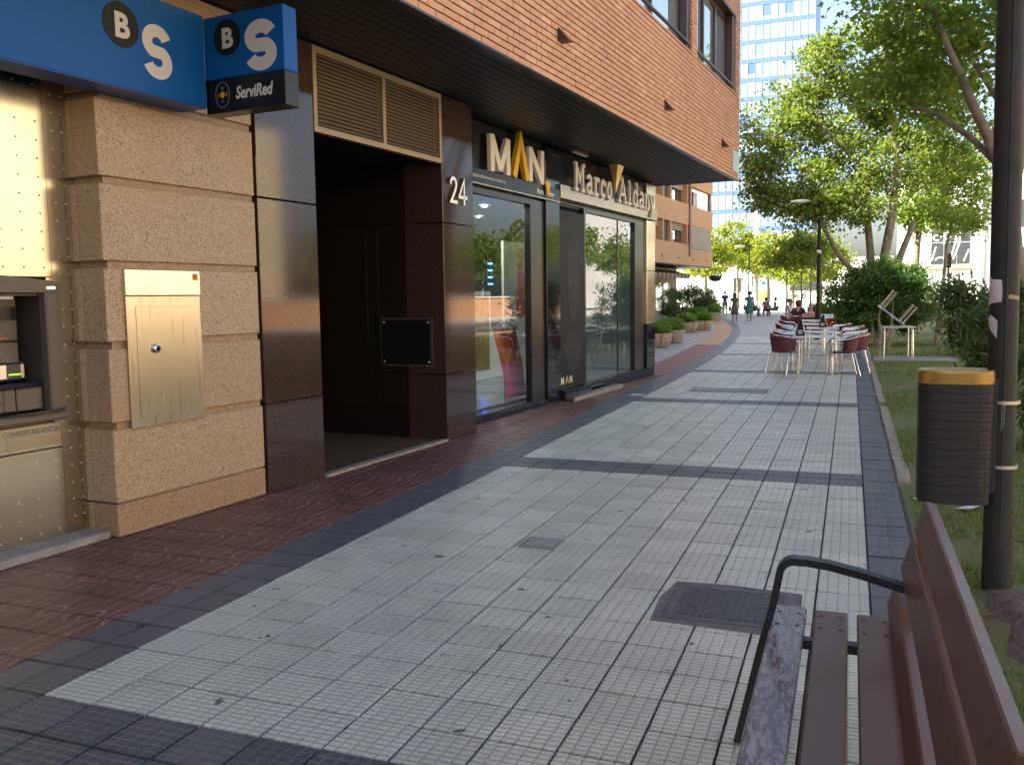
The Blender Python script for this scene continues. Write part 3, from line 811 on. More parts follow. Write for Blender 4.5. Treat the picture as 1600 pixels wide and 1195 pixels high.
fbuild(MB().box(CP-.349, CP-.01, 3.752, 3.764, .858, 1.604), 'cavity_side', M_atmdark, atm)
fbuild(MB().box(CP-.34, CP-.02, 2.98, 3.750, 1.585, 1.603), 'cavity_top', M_atmdark, atm)
fbuild(MB().box(CP-.10, CP-.04, 3.1, 3.6, 1.565, 1.584), 'lamp_strip', mat('frosted lamp strip', (.5,.5,.52), .4), atm)
tow = fbuild(MB().bbox(CP-.33, CP-.16, 3.515, 3.70, 1.06, 1.575, .008), 'reader_tower', M_atm, atm)
fbuild(MB().box(CP-.1599, CP-.152, 3.535, 3.685, 1.435, 1.52), 'camera_window', M_blackgloss, tow)
fbuild(MB().box(CP-.1599, CP-.145, 3.53, 3.69, 1.298, 1.312), 'card_slot', M_black, tow)
fbuild(MB().box(CP-.1599, CP-.150, 3.55, 3.62, 1.318, 1.328), 'card_sticker', mat('orange sticker', (.45,.14,.03), .5), tow)
rd = fbuild(MB().bbox(CP-.20, CP-.11, 3.50, 3.705, 1.06, 1.175, .015), 'receipt_unit', M_alu, atm)
fbuild(MB().box(CP-.109, CP-.105, 3.575, 3.665, 1.075, 1.16), 'receipt_mouth', M_atmdark, rd)
fbuild(MB().box(CP-.104, CP-.100, 3.58, 3.66, 1.095, 1.104), 'slot_light', M_green, rd)
# slanted screen unit at the left
T = FR @ Matrix.Translation((CP-.20, 0, 1.17)) @ Matrix.Rotation(R(-14), 4, 'Y')
MB().bbox(-.06, .03, 2.75, 3.50, 0, .43, .012, None).build('screen_unit', M_atm, atm, T)
MB().box(.031, .034, 2.8, 3.41, .03, .40).build('screen', M_screen, atm, T)
kb = MB()
for i in range(4): kb.bbox(.031, .04, 3.43, 3.475, .05+.09*i, .10+.09*i, .003)
kb.build('side_keys', M_alu, atm, T)
fbuild(MB().bbox(CP-.30, CP-.10, 2.75, 3.49, 1.055, 1.165, .008), 'lower_console', M_atm, atm)
sh = MB(); sh.prism([(2.75, -.30), (3.75, -.30), (3.75, -.03), (3.62, -.005), (3.45, -.012), (3.2, .0), (2.75, .0)], 1.02, 1.05, FR @ Matrix.Translation((CP, 0, 0)) @ Matrix(((0,1,0,0),(1,0,0,0),(0,0,1,0),(0,0,0,1))))
fbuild_sh = sh.build('keypad_shelf', M_screen, atm)
ky = MB()
for i in range(4):
    for j_ in range(3): ky.bbox(CP-.14+.03*i, CP-.115+.03*i, 3.20+.04*j_, 3.232+.04*j_, 1.051, 1.058, .002)
fbuild(ky, 'keypad_keys', M_alu, atm)
fbuild(MB().bbox(CP-.25, CP-.03, 3.575, 3.748, .875, 1.015, .006), 'front_panel', M_atm, atm)
fbuild(MB().bbox(CP-.25, CP-.035, 3.49, 3.57, .875, 1.015, .006), 'front_panel', M_atm, atm)
fp_ = fbuild(MB().bbox(CP-.25, CP-.03, 2.75, 3.485, .875, 1.015, .006), 'front_panel', M_atm, atm)
fbuild(MB().box(CP-.0299, CP-.026, 3.2, 3.46, .925, .97), 'cash_slot', M_black, fp_)
fbuild(MB().bbox(CP+.034, CP+.047, 3.765, 3.83, 1.622, 1.645, .003), 'corner_badge', M_chrome, atm)

mail = fthing('mail_slot_panel', 'steel mail slot panel lettered CORRESPONDENCIA below the cash machine', 'mail slot', (CP, 3.4, .62))
fbuild(MB().bbox(CP-.03, CP+.006, 2.82, 3.842, .622, .785, .004), 'panel', M_steel, mail)
M_engr = mat('engraved letters', (.10,.075,.05), .6)
text('lettering', 'CORRESPONDENCIA', .047, .0006, M_engr, mail, on_facade(3.44, CP+.0068, .727), sx=.86)
text('lettering', 'TARJETA', .03, .0006, M_engr, mail, on_facade(3.13, CP+.0068, .635))
fbuild(MB().box(CP+.006, CP+.0075, 3.46, 3.83, .645, .705), 'label_plate', mat('dull plate', (.30,.26,.18), .45, .7), mail)
sl_ = MB(); sl_.prism(arc(3.34, .69, .013, .013, -90, 90, 6)+arc(3.0, .69, .013, .013, 90, 270, 6), 0, .0015, on_facade(0, CP+.0062, 0))
sl_.build('slot', M_black, mail)

# blue fascia sign
CF = -4.60
sg = fthing('bank_fascia_sign', 'long blue bank fascia with white S and black round B above the granite', 'sign', (CF, 4.0, 2.86))
fbuild(MB().bbox(C+.001, CF, -1.0, 4.735, 2.852, 3.462, .004), 'sign_box', [M_blue], sg)
fbuild(MB().box(C+.002, CF-.004, -1.0, 4.73, 2.846, 2.851), 'sign_underside', M_bluedark, sg)
def logo(Mf, sg_, k, cu, cz, su, sz, Sw, Sh, rad):
    d = MB(); d.prism([(cu+rad*math.cos(2*math.pi*i/40), cz+rad*math.sin(2*math.pi*i/40)) for i in range(40)], .001, .004, Mf)
    d.build('logo_disc', M_black, sg_)
    text('letter', 'B', rad*1.5, .0012, M_signwhite, sg_, Mf @ Matrix.Translation((cu-rad*.40, cz-rad*.54, .0054)), bold=rad*.055)
    # the S
    s_ = MB(); cx, top, bot = su, sz+Sh/2, sz-Sh/2; w = Sw*.33; rx = Sw/2-w/2; ry = Sh/4-w/4+.004
    pts = arc(cx, top-w/2-ry, rx, ry, 18, 238, 20)
    pts += [(cx, sz)]
    pts += arc(cx, bot+w/2+ry, rx, ry, 58, -162, 20)
    ribbon(s_, pts, w, .001, .005, Mf)
    s_.build('letter', M_signwhite, sg_)
Mf = on_facade(0, CF, 0)
logo(Mf, sg, 1, 4.042, 3.228, 4.317, 3.128, .235, .34, .135)
# projecting blade sign
bs = fthing('bank_blade_sign', 'projecting blue and black bank sign box lettered B S and ServiRed', 'sign', (CF+.3, 4.75, 2.81))
BO0, BO1 = CF-.02, -3.93
fbuild(MB().bbox(BO0, BO1, 4.75, 4.885, 3.038, 3.452, .004), 'sign_box', M_blue, bs)
fbuild(MB().bbox(BO0, BO1+.001, 4.749, 4.886, 2.812, 3.036, .004), 'lower_box', M_blackgloss, bs)
Mb = on_blade(4.75, 0, 0)
logo(Mb, bs, 1, -4.41, 3.30, -4.122, 3.215, .265, .33, .118)
Mb2 = on_blade(4.749, 0, 0)
text('lettering', 'ServiRed', .112, .001, M_signwhite, bs, Mb2 @ Matrix.Translation((-4.355, 2.893, .0012)), bold=.003, shear=.22, sx=.78)
em = MB(); cx, cz = -4.47, 2.93
ribbon(em, arc(cx, cz, .062, .084, 0, 351, 30), .004, .0005, .0016, Mb2, True)
em.build('emblem_ring', mat('emblem grey', (.22,.23,.2), .5), bs)
em = MB(); em.prism(arc(cx, cz, .018, .022, 0, 345, 16), .0005, .002, Mb2); em.build('emblem_disc', M_yellow, bs)
for a, c_ in ((90, (.02,.22,.04)), (0, (.5,.10,.01)), (180, (.42,.07,.01)), (270, (.04,.08,.30))):
    e = MB(); ca, sa = math.cos(R(a)), math.sin(R(a))
    for k_ in (-38, 0, 38):
        dx, dz = math.cos(R(a+k_)), math.sin(R(a+k_))
        p0 = (cx+ca*.026, cz+sa*.03); p1 = (p0[0]+dx*.022, p0[1]+dz*.026)
        ribbon(e, [p0, p1], .007, .0005, .0018+.0002*abs(k_)/38, Mb2)
    e.build('emblem_mark', mat('emblem colour', c_, .5), bs)
fbuild(MB().box(C+.02, CF-.021, 4.78, 4.86, 3.0, 3.06), 'bracket', M_black, bs)

# steel meter cabinet on the granite pier
cab = fthing('meter_cabinet', 'brushed steel wall cabinet with a round black lock on the granite pier', 'cabinet', (C, 4.47, .70))
fbuild(MB().bbox(C-.02, C+.022, 4.15, 4.795, .70, 1.577, .004), 'cabinet_body', M_steelbox, cab)
fbuild(MB().bbox(C+.0225, C+.027, 4.222, 4.728, .765, 1.505, .0015), 'door', M_steelbox, cab)
fbuild(MB().bbox(C-.02, C+.028, 4.149, 4.796, 1.58, 1.752, .004), 'top_plate', M_steelplate, cab)
lk = fbuild(MB().lathe([(.0001,0),(.030,0),(.030,.018),(.024,.024),(.0001,.024)], 20, loc_facade(4.368, C+.0272, 1.225)), 'lock_ring', M_chrome, cab)
fbuild(MB().lathe([(.0001,.0245),(.019,.0245),(.017,.028),(.0001,.029)], 16, loc_facade(4.368, C+.0272, 1.225)), 'lock_core', M_black, lk)
stk = fbuild(MB().box(C+.0283, C+.0292, 4.725, 4.775, 1.685, 1.732), 'warning_sticker', mat('orange sticker print', (.55,.19,.02), .5), cab)
ml = MB(); Mk = on_facade(4.75, C+.0293, 1.708)
ribbon(ml, [(-.004, .015), (-.010, .001), (.002, .003), (-.005, -.015)], .004, 0, .0006, Mk); ml.build('bolt_mark', M_black, stk)

# house number
num = fthing('house_number', 'steel house number 24 on the polished brown pier', 'house number', (C, 8.57, 2.55))
Mn = on_facade(8.40, C+.012, 2.545)
d2 = MB(); ribbon(d2, [(.012,.205)]+arc(.075, .205, .06, .065, 170, -20, 12)+[(.115,.15),(.02,.022),(.155,.022)], .036, .002, .03, Mn)
d2.build('digit', M_letter, num)
d4 = MB(); ribbon(d4, [(.31,0),(.31,.265),(.20,.095),(.20,.082),(.375,.082)], .034, .002, .03, Mn); d4.build('digit', M_letter, num)

# ------------------------------------------------------------------ hairdresser's shop
shop = fthing('shopfront', 'dark glazed shopfront of the hairdresser under the soffit', 'shopfront', (CS, 13, 0))
U0, U1 = 9.0, 16.82
fbuild(MB().box(-9.4, CS-.02, 8.97, 9.02, 0, ZS).box(-9.4, -9.3, 9.02, U1, 0, ZS).box(-9.29, CS-.02, U1-.06, U1, 0, ZS), 'interior_wall', mat('shop interior wall', (.10,.15,.155), .6), shop)
fbuild(MB().box(-9.29, CS-.3, 9.02, U1-.06, -.02, .10), 'interior_floor', mat('shop floor', (.16,.17,.17), .25), shop)
fbuild(MB().box(-9.29, CS-.06, 9.02, U1-.06, 2.88, 2.95), 'interior_ceiling', mat('shop ceiling', (.035,.05,.055), .5), shop)
# stone base, frames
fbuild(MB().bbox(CS-.25, CS+.03, U0-.02, 12.09, -.03, .075, .006), 'stone_base', M_blackstone, shop)
fbuild(MB().bbox(CS-.25, CS+.03, 13.2, U1, -.03, .145, .006), 'stone_base', M_blackstone, shop)
fbuild(MB().box(CS-.10, CS, 9.0, 9.06, .08, 2.86).box(CS-.10, CS, 11.16, 11.62, .08, 2.86).box(CS-.10, CS, 9.06, 11.16, 2.79, 2.86).box(CS-.10, CS+.004, 9.06, 11.16, .078, .10), 'window_frame', M_darkframe, shop)
fbuild(MB().box(CS-.06, CS-.045, 9.062, 11.158, .101, 2.788), 'display_glass', M_glass, shop)
fbuild(MB().bbox(CS-.15, CS+.035, 11.625, 12.10, .078, 3.62, .004), 'black_pillar', M_blackstone, shop)
fbuild(MB().box(CS-.10, CS, 13.16, 13.23, .15, 2.90).box(CS-.10, CS, 15.70, 16.30, .15, 2.90).box(CS-.10, CS, 13.23, 15.70, 2.85, 2.90).box(CS-.10, CS+.004, 13.23, 15.70, .148, .17), 'window_frame', M_darkframe, shop)
fbuild(MB().box(CS-.06, CS-.045, 13.232, 15.698, .171, 2.848), 'display_glass', M_glass, shop)
fbuild(MB().box(CS-.055, CS-.035, 14.85, 14.885, .175, 2.845), 'glass_mullion', M_darkframe, shop)
M_shine = m_steel('polished end cladding', (.82,.72,.54), .22, (1,1,30))
for a, b in ((.15, 1.0), (1.006, 2.0), (2.006, 2.94), (3.18, 3.62)):
    fbuild(MB().bbox(CS-.2, CS+.04, 16.30, U1, a, b, .004), 'end_panel', M_blackstone if b < 1.5 else M_shine, shop)
# backing above the strips
fbuild(MB().box(CS-.16, CS-.02, 9.0, 11.62, 2.865, 3.655).box(CS-.16, CS-.02, 12.105, 16.299, 2.905, 3.655), 'sign_backing', M_blackgloss, shop)
# doorway with portrait banner
fbuild(MB().bbox(CS-.9, CS+.10, 12.10, 13.2, -.03, .155, .006), 'door_step', M_blackstone, shop)
fbuild(MB().bbox(CS+.105, CS+.23, 12.12, 14.3, -.03, .06, .004), 'door_step', M_floor, shop)
fbuild(MB().bbox(CS+.231, CS+.25, 12.12, 14.3, -.03, .062, .003), 'step_edge', M_kerb, shop)
pn = fbuild(MB().box(CS-.03, CS+.010, 12.105, 13.155, .165, 2.80), 'door_banner', mat('dark banner print', (.010,.010,.011), .5, 0, .2), shop)
M_face = mat('grey print', (.022,.022,.023), .5, 0, .2); M_face2 = mat('lighter grey print', (.04,.04,.042), .5, 0, .2)
Mp = on_facade(12.63, CS+.0105, 1.65)
fa = MB(); fa.prism([(-.20,.55),(.12,.60),(.30,.35),(.32,0),(.25,-.30),(.10,-.48),(-.05,-.50),(-.16,-.25),(-.22,.05)], .0005, .0015, Mp); fa.build('printed_face', M_face, pn)
for nm_, pg_ in (('printed_nose', [(.02,-.02),(.10,.02),(.12,-.16),(.02,-.20)]), ('printed_mouth', [(-.06,-.34),(.14,-.33),(.08,-.39)]), ('printed_brow', [(-.14,.10),(.0,.13),(.0,.09),(-.13,.06)]), ('printed_brow', [(.10,.13),(.27,.10),(.26,.06),(.12,.08)])):
    fa = MB(); fa.prism(pg_, .0016, .0022, Mp); fa.build(nm_, M_face2, pn)
hr = MB()
for q in range(7): ribbon(hr, [(-.25+.02*q, .60-.03*q), (.05+.05*q, .85-.05*q), (.30+.02*q, .45-.05*q)], .02, .0023, .0030+.0002*q, Mp)
hr.build('printed_hair', M_face2, pn)
fa = MB(); fa.prism([(-.40,-.85),(.0,-.62),(.40,-.8),(.30,-1.15),(-.05,-1.3)], .0005, .0012, Mp); fa.build('printed_shirt', M_face, pn)
Ms = on_facade(12.16, CS+.0105, .235)
text('lettering', 'M', .15, .001, M_letterw, pn, Ms, bold=.004); text('lettering', 'N', .15, .001, M_letterw, pn, Ms @ Matrix.Translation((.33, 0, 0)), bold=.004)
la = MB(); ribbon(la, [(.18,.003),(.235,.10),(.29,.003)], .028, 0, .002, Ms); la.build('lettering', M_yellow, pn)
# strip signs
ms = fthing('salon_strip_sign', 'black strip lettered La 1ª peluquería with tall MAN letters over the first window', 'sign', (CS, 10.5, 2.9))
fbuild(MB().bbox(CS-.02, CS+.07, 9.0, 12.04, 2.902, 3.07, .004), 'strip', M_blackgloss, ms)
fbuild(MB().box(CS+.002, CS+.074, 9.0, 12.045, 2.885, 2.9), 'strip_edge', M_bronze, ms)
Mt = on_facade(9.06, CS+.0705, 2.965)
text('lettering', 'La 1ª peluquería diseñada exclusivamente para el hombre por', .062, .0006, mat('dull white print', (.62,.61,.58), .5), ms, Mt, sx=.80)
text('lettering', 'Marco', .10, .0006, M_letterw, ms, on_facade(11.24, CS+.0705, 2.945), bold=.002, sx=.82)
text('lettering', 'Aldany', .10, .0006, M_letterw, ms, on_facade(11.60, CS+.0705, 2.945), bold=.002, sx=.82)
Ml = on_facade(9.85, CS+.03, 3.075)
H = .45
def bar_letter(strokes, w, m, par, M, z0=0.0, z1=.05):
    mb = MB()
    for q, s_ in enumerate(strokes): ribbon(mb, s_, w, z0, z1+.0006*q, M)
    return mb.build('letter', m, par)
bar_letter([[(.055,0),(.055,H)], [(.055,H-.02),(.275,.04)], [(.275,.04),(.495,H-.02)], [(.495,0),(.495,H)]], .105, M_letterw, ms, Ml)
bar_letter([[(.66,0),(.86,H+.06),(1.06,0)]], .115, M_yellow, ms, Ml, .0, .06)
bar_letter([[(1.18,0),(1.18,H)], [(1.18,H-.03),(1.56,.03)], [(1.56,0),(1.56,H)]], .105, M_letterw, ms, Ml)
tri = MB(); tri.prism([(1.60,.05),(1.78,.05),(1.69,-.17)], .06, .075, Ml); tri.build('arrow_mark', M_yellow, ms)

M_pale = mat('pale strip', (.60,.52,.40), .3, .6)
mk = fthing('salon_name_sign', 'bronze strip with typewriter letters Marco Aldany and a gold wedge', 'sign', (CS, 14.4, 2.97))
fbuild(MB().bbox(CS-.02, CS+.085, 12.05, 16.80, 2.955, 3.15, .004), 'strip', M_bronze, mk)
# typewriter alphabet: strokes on a unit cell (x 0..1, cap height 1, x-height .68)
TW = {
 'M': [[(.16,0),(.16,1)], [(.18,.98),(.5,.38),(.82,.98)], [(.84,0),(.84,1)], [(0,.03),(.34,.03)], [(.66,.03),(1,.03)], [(0,.97),(.22,.97)], [(.78,.97),(1,.97)]],
 'A': [[(.12,.02),(.5,1),(.88,.02)], [(.25,.34),(.75,.34)], [(-.02,.03),(.30,.03)], [(.70,.03),(1.02,.03)], [(.26,.97),(.52,.97)]],
 'a': [[(.16,.58)]+arc(.46, .47, .28, .19, 120, 0, 6)+[(.74,.04)], [(.74,.34)]+arc(.42, .19, .28, .17, 90, 290, 10)+[(.74,.14)], [(.70,.04),(1.0,.04)]],
 'r': [[(.30,.02),(.30,.66)], [(.08,.64),(.32,.64)], [(.30,.40)]+arc(.62, .40, .30, .24, 170, 40, 7), [(.04,.03),(.66,.03)]],
 'c': [arc(.5, .33, .36, .31, 40, 320, 16), [(.80,.44),(.80,.64)]],
 'o': [arc(.5, .33, .37, .31, 0, 350, 18)+[(.87,.33)]],
 'l': [[(.5,.02),(.5,.98)], [(.22,.97),(.52,.97)], [(.14,.03),(.86,.03)]],
 'd': [[(.72,.02),(.72,.98)], [(.48,.97),(.74,.97)], arc(.42, .33, .31, .31, 30, 330, 14), [(.70,.04),(.96,.04)]],
 'n': [[(.22,.02),(.22,.66)], [(.04,.64),(.24,.64)], [(.22,.44)]+arc(.5, .40, .28, .25, 160, 0, 8)+[(.78,.02)], [(.04,.03),(.42,.03)], [(.62,.03),(.98,.03)]],
 'y': [[(.16,.64),(.52,.02)], [(.86,.64),(.42,-.24),(.20,-.24)], [(0,.64),(.34,.64)], [(.66,.64),(1,.64)]],
}
Mm = on_facade(0, CS+.09, 3.115)
xs = [('M',12.50,.40),('a',12.97,.28),('r',13.30,.28),('c',13.60,.24),('o',13.89,.24),('A',14.46,.44),('l',14.94,.24),('d',15.22,.34),('a',15.58,.30),('n',15.92,.28),('y',16.24,.28)]
for ch, x0, w in xs:
    mb = MB()
    for q, st in enumerate(TW[ch]):
        ribbon(mb, [(x0+p[0]*w, p[1]*.40) for p in st], .056 if len(st) > 2 or q < 1 else .05, .0, .035+.0007*q, Mm)
    mb.build('letter', M_letterw, mk)
wd = MB(); wd.add([Mm @ Vector(p) for p in ((14.05,.60,.0),(14.05,.60,.16),(14.40,.60,.16),(14.40,.60,.0),(14.22,.10,.06))], [(0,1,2,3),(1,4,2),(0,4,1),(2,4,3),(3,4,0)])
wd.build('wedge_mark', mat('gold wedge', (.60,.42,.13), .35, .5), mk)
sp = fthing('soffit_spotlight', 'slim pale spotlight bar under the soffit between the two shop signs', 'spotlight', (CS+.3, 12.3, 3.6))
fbuild(MB().bbox(CS+.18, CS+.24, 12.2, 12.75, 3.615, 3.655, .004), 'lamp_body', M_bronze, sp)
fbuild(MB().box(CS+.19, CS+.23, 12.22, 12.73, 3.609, 3.6145), 'lamp_lens', M_letterw, sp)
# window display and interior
M_led = mat('blue led', (.02,.05,.3), .4, emit=(.05,.14,1.0), estr=3.5)
M_whitep = mat('white panel', (.55,.54,.52), .6); M_red = mat('red print', (.50,.02,.03), .5); M_pink = mat('pink cloth', (.62,.06,.22), .7)
M_redcloth = mat('red orange cloth', (.55,.10,.04), .7); M_gold = noisy('gold print', (.30,.19,.03), (.12,.08,.015), 9, .4)
fp = fthing('framed_poster', 'white framed gold poster hanging in the first shop window', 'poster', (CS-.35, 10.2, .75))
fbuild(MB().box(CS-.38, CS-.35, 9.88, 10.62, .52, 1.62), 'frame', M_whitep, fp)
fbuild(MB().box(CS-.349, CS-.345, 9.94, 10.56, .58, 1.56), 'print', M_gold, fp)
pb = fthing('dress_poster', 'white poster with a red dress print behind the first shop window', 'poster', (CS-1.0, 11.6, .1))
fbuild(MB().box(CS-1.02, CS-.98, 12.3, 13.5, .1, 2.4), 'board', M_whitep, pb)
rd_ = MB(); rd_.prism([(-.10,.55),(.08,.55),(.10,.25),(.22,-.45),(.0,-.55),(-.18,-.45),(-.10,.2)], 0, .004, on_facade(12.9, CS-.979, 1.75)); rd_.build('dress_print', M_red, pb)
ap = fthing('display_apron', 'pink and orange apron on a slanted stand in the first shop window', 'apron', (CS-.3, 10.8, .1))
aw = MB(); n = 10
for (a, b, k_) in ((.14, .62, 0), (.625, 1.12, 1)):
    v = []; 
    for j_ in range(7):
        zz = a+(b-a)*j_/6
        for i in range(n+1):
            w = .34+.06*(zz-.1); uu = 11.15+(i/n-.5)*2*w*.9+.25*(1.1-zz)*.5
            v.append((CS-.28-.12*zz+.018*math.sin(i*1.9+3*zz), uu, zz))
    aw.cur = k_; aw.add(v, [(j_*(n+1)+i, j_*(n+1)+i+1, (j_+1)*(n+1)+i+1, (j_+1)*(n+1)+i) for j_ in range(6) for i in range(n)], True)
fbuild(aw, 'apron_cloth', [M_pink, M_redcloth], ap)
fbuild(MB().tube([(CS-.43, 10.85, 1.12), (CS-.43, 11.2, 1.2), (CS-.43, 11.6, 1.10)], .012, 6), 'hanger', M_chrome, ap)
fbuild(MB().box(CS-.46, CS-.445, 11.2, 11.24, .10, 1.12), 'stand_post', M_chrome, ap)
for uu, zz in ((12.7, .45), (13.0, 1.75)):
    ls = fthing('led_stack', 'stack of blue light bars glowing inside the shop, %s' % ('near its floor' if zz < 1 else 'at head height'), 'lights', (CS-1.6, uu, zz))
    fbuild(MB().box(CS-1.66, CS-1.62, uu-.02, uu+.16, zz-.06, zz+.46), 'backplate', M_darkframe, ls)
    for k_ in range(4): fbuild(MB().box(CS-1.618, CS-1.60, uu, uu+.14, zz+.11*k_, zz+.11*k_+.022), 'light_bar', M_led, ls)
M_spot = mat('ceiling spot', (.8,.8,.8), .4, emit=(1, .95, .85), estr=170.0)
for q, (oo, uu, lab) in enumerate(((-5.75, 10.3, 'nearest the first window'), (-6.1, 11.7, 'above the dress poster'), (-7.0, 13.2, 'deepest inside'), (-5.75, 14.4, 'behind the second window'))):
    s_ = fthing('ceiling_spot', 'bright round ceiling spot in the shop, the one %s' % lab, 'ceiling light', (oo, uu, 2.88), group='ceiling spots in the shop')
    fbuild(MB().lathe([(.09,2.879),(.09,2.86),(.07,2.855),(.07,2.872)], 16, Matrix.Translation((oo, uu, 0))), 'trim_ring', M_chrome, s_)
    fbuild(MB().lathe([(.0001,2.866),(.068,2.866)], 16, Matrix.Translation((oo, uu, 0))), 'bulb', M_spot, s_)
# chairs and mirror counter suggested inside
ct = fthing('salon_counter', 'pale counter inside the shop behind the second window', 'counter', (-7.6, 14.5, .1))
fbuild(MB().bbox(-7.9, -7.3, 13.6, 15.6, .10, 1.0, .01), 'body', M_whitep, ct)
fbuild(MB().bbox(-7.95, -7.25, 13.55, 15.65, 1.002, 1.05, .005), 'top', M_blackstone, ct)
# ------------------------------------------------------------------ second building along the walkway
OB = -16.5
b2 = fthing('apartment_building', 'orange apartment building with shaded windows beyond the planters', 'building', (OB, 60, 0))
Z1, Z2, Z3, Z4, Z5 = 3.67, 5.08, 6.45, 7.88, 9.24
e0, e1 = 10.0, 69.84  # near stretch is out of view, added to shade the walkway and trees
w2 = MB()
for a, b in ((Z1, Z2), (Z3, Z4), (Z5, 10.7)): w2.box(-30, OB, e0, e1, a, b)
w2.box(-30, OB-.9, e0+.01, e1-.02, Z2+.002, Z3-.002); w2.box(-30, OB-.9, e0+.01, e1-.02, Z4+.002, Z5-.002)
fbuild(w2, 'wall', M_orange, b2)
fl = MB()
for q in range(3): fl.box(-30, OB-.02, e0, e1, 10.71+2.8*q, 12.1+2.8*q); fl.box(-30, OB-.5, e0+.02, e1-.02, 12.102+2.8*q, 13.508+2.8*q)
fbuild(fl, 'upper_storey', M_orange, b2)  # unseen storeys, their height chosen for the shade they cast
M_shut = mat('dark green shutter', (.035,.055,.045), .5); M_blind = noisy('pale blind', (.42,.33,.24), (.34,.26,.18), 3, .8); M_trim = mat('brown trim', (.28,.13,.075), .6)
M_darkin = mat('dark room', (.02,.016,.014), .6)
for (za, zb) in ((Z2, Z3), (Z4, Z5)):
    for s_ in range(3):
        u = 54.65-s_*8.5
        for (a, b) in ((u, u+.25), (u+1.75, u+2.0), (u+3.5, u+3.72), (u+7.72, u+8.0), (u+8.45, u+8.499)):
            fbuild(MB().box(OB-.88, OB-.02, a, b, za+.003, zb-.003), 'pier', M_orange, b2)
        w = fbuild(MB().box(OB-.40, OB-.32, u+3.724, u+7.716, za+.003, za+.12), 'window', M_trim, b2)
        fbuild(MB().box(OB-.5, OB-.45, u+3.724, u+7.716, za+.12, zb-.003), 'pane', M_winglass, w)
        fbuild(MB().box(OB-.34, OB-.30, u+3.75, u+7.69, zb-.45, zb-.003), 'blind', M_blind, w)
        for k_ in (1, 2): fbuild(MB().box(OB-.44, OB-.38, u+3.72+1.33*k_-.04, u+3.72+1.33*k_+.04, za+.12, zb-.46), 'mullion', M_brown, w)
        fbuild(MB().box(OB-.30, OB-.24, u+2.003, u+3.497, za+.003, zb-.003), 'shutter', M_shut, b2)
        w = fbuild(MB().box(OB-.40, OB-.32, u+.253, u+1.747, za+.003, za+.12), 'window', M_trim, b2)
        fbuild(MB().box(OB-.5, OB-.45, u+.253, u+1.747, za+.12, zb-.003), 'pane', M_winglass, w)
        fbuild(MB().box(OB-.34, OB-.30, u+.27, u+1.73, zb-.5, zb-.003), 'blind', M_blind, w)
# corner bay: a full blind below, a bright corner window above
fbuild(MB().box(OB-.10, OB-.03, 63.5, 69.5, Z2+.05, Z3-.003), 'corner_blind', M_blind, b2)
fbuild(MB().box(OB-.16, OB+.06, 63.4, 69.6, Z2-.22, Z2+.05), 'blind_valance', M_blind, b2)
w = fbuild(MB().box(OB-.2, OB-.1, 63.45, 64.0, Z4+.003, Z5-.003).box(OB-.2, OB-.1, 69.3, 69.8, Z4+.003, Z5-.003), 'window', M_trim, b2)
fbuild(MB().box(OB-.24, OB-.20, 64.0, 69.3, Z4+.01, Z5-.01), 'pane', mat('sky bright pane', (.5,.5,.45), .05, .8), w)
fbuild(MB().box(OB-.19, OB-.12, 64.4, 65.6, Z4+.003, Z5-.3), 'inner_frame', M_brown, w)
fbuild(MB().box(OB+.001, OB+.10, 62.75, 63.15, Z1+.6, 11), 'downpipe', M_trim, b2)
for q in range(4): fbuild(MB().lathe([(.09,0),(.09,.05),(.0001,.06)], 8, loc_facade(56+4*q, OB, 4.1+.0*q)), 'wall_cap', M_trim, b2)
# ground floor, set back, with a restaurant front
fbuild(MB().box(-30, OB-2.4, e0, e1-1.5, -.05, Z1-.08), 'ground_wall', mat('tan shop wall', (.32,.23,.15), .7), b2)
fbuild(MB().box(-29, OB-.02, e0, e1, Z1-.075, Z1-.003), 'soffit', M_black, b2)
fbuild(MB().box(OB-1.0, OB-.5, 46, 46.5, -.02, Z1-.08), 'column', M_concrete, b2)
aw2 = fthing('restaurant_awning', 'brown scalloped awning over the restaurant front of the orange building', 'awning', (OB-1, 60, 3))
M_aw = noisy('brown awning cloth', (.20,.11,.06), (.14,.075,.045), 4, .8)
fbuild(MB().add([(OB-2.38,55.5,3.45),(OB-2.38,66.4,3.45),(OB-.9,66.4,3.1),(OB-.9,55.5,3.1)], [(0,1,2,3)]), 'awning_cloth', M_aw, aw2)
for q in range(22):
    a = 55.5+q*.495
    fbuild(MB().prism([(a+.01,3.1),(a+.485,3.1),(a+.44,2.78),(a+.25,2.70),(a+.05,2.78)], 0, .02, loc_facade(0, OB-.88, 0)), 'scallop', M_aw if q % 2 else M_blind, aw2)
for q, u in enumerate((56.3, 57.9, 62.0)):
    lb = fthing('wall_lantern', 'pale wall light on the restaurant front, %s' % ('left of its door', 'right of its door', 'by its dark window')[q], 'wall light', (OB-2.3, u, 2.2), group='wall lights on the restaurant')
    fbuild(MB().bbox(OB-2.4, OB-2.28, u-.08, u+.08, 1.95, 2.5, .02), 'lamp_shade', M_letterw, lb)
    fbuild(MB().box(OB-2.4, OB-2.25, u-.03, u+.03, 1.85, 1.95), 'bracket', M_black, lb)
mp = fthing('menu_board', 'white menu board with an oval picture beside the restaurant door', 'menu board', (OB-2.3, 56.9, .3))
fbuild(MB().box(OB-2.39, OB-2.33, 56.6, 57.4, .4, 2.0), 'board', M_whitep, mp)
ov = MB(); ov.prism(arc(57.0, 1.5, .16, .32, 0, 345, 20), .001, .01, on_facade(0, OB-2.33, 0)); ov.build('oval_print', M_trim, mp)
fbuild(MB().box(OB-2.42, OB-2.3, 62.4, 66.0, .5, 2.5), 'restaurant_window', M_winglass, b2)
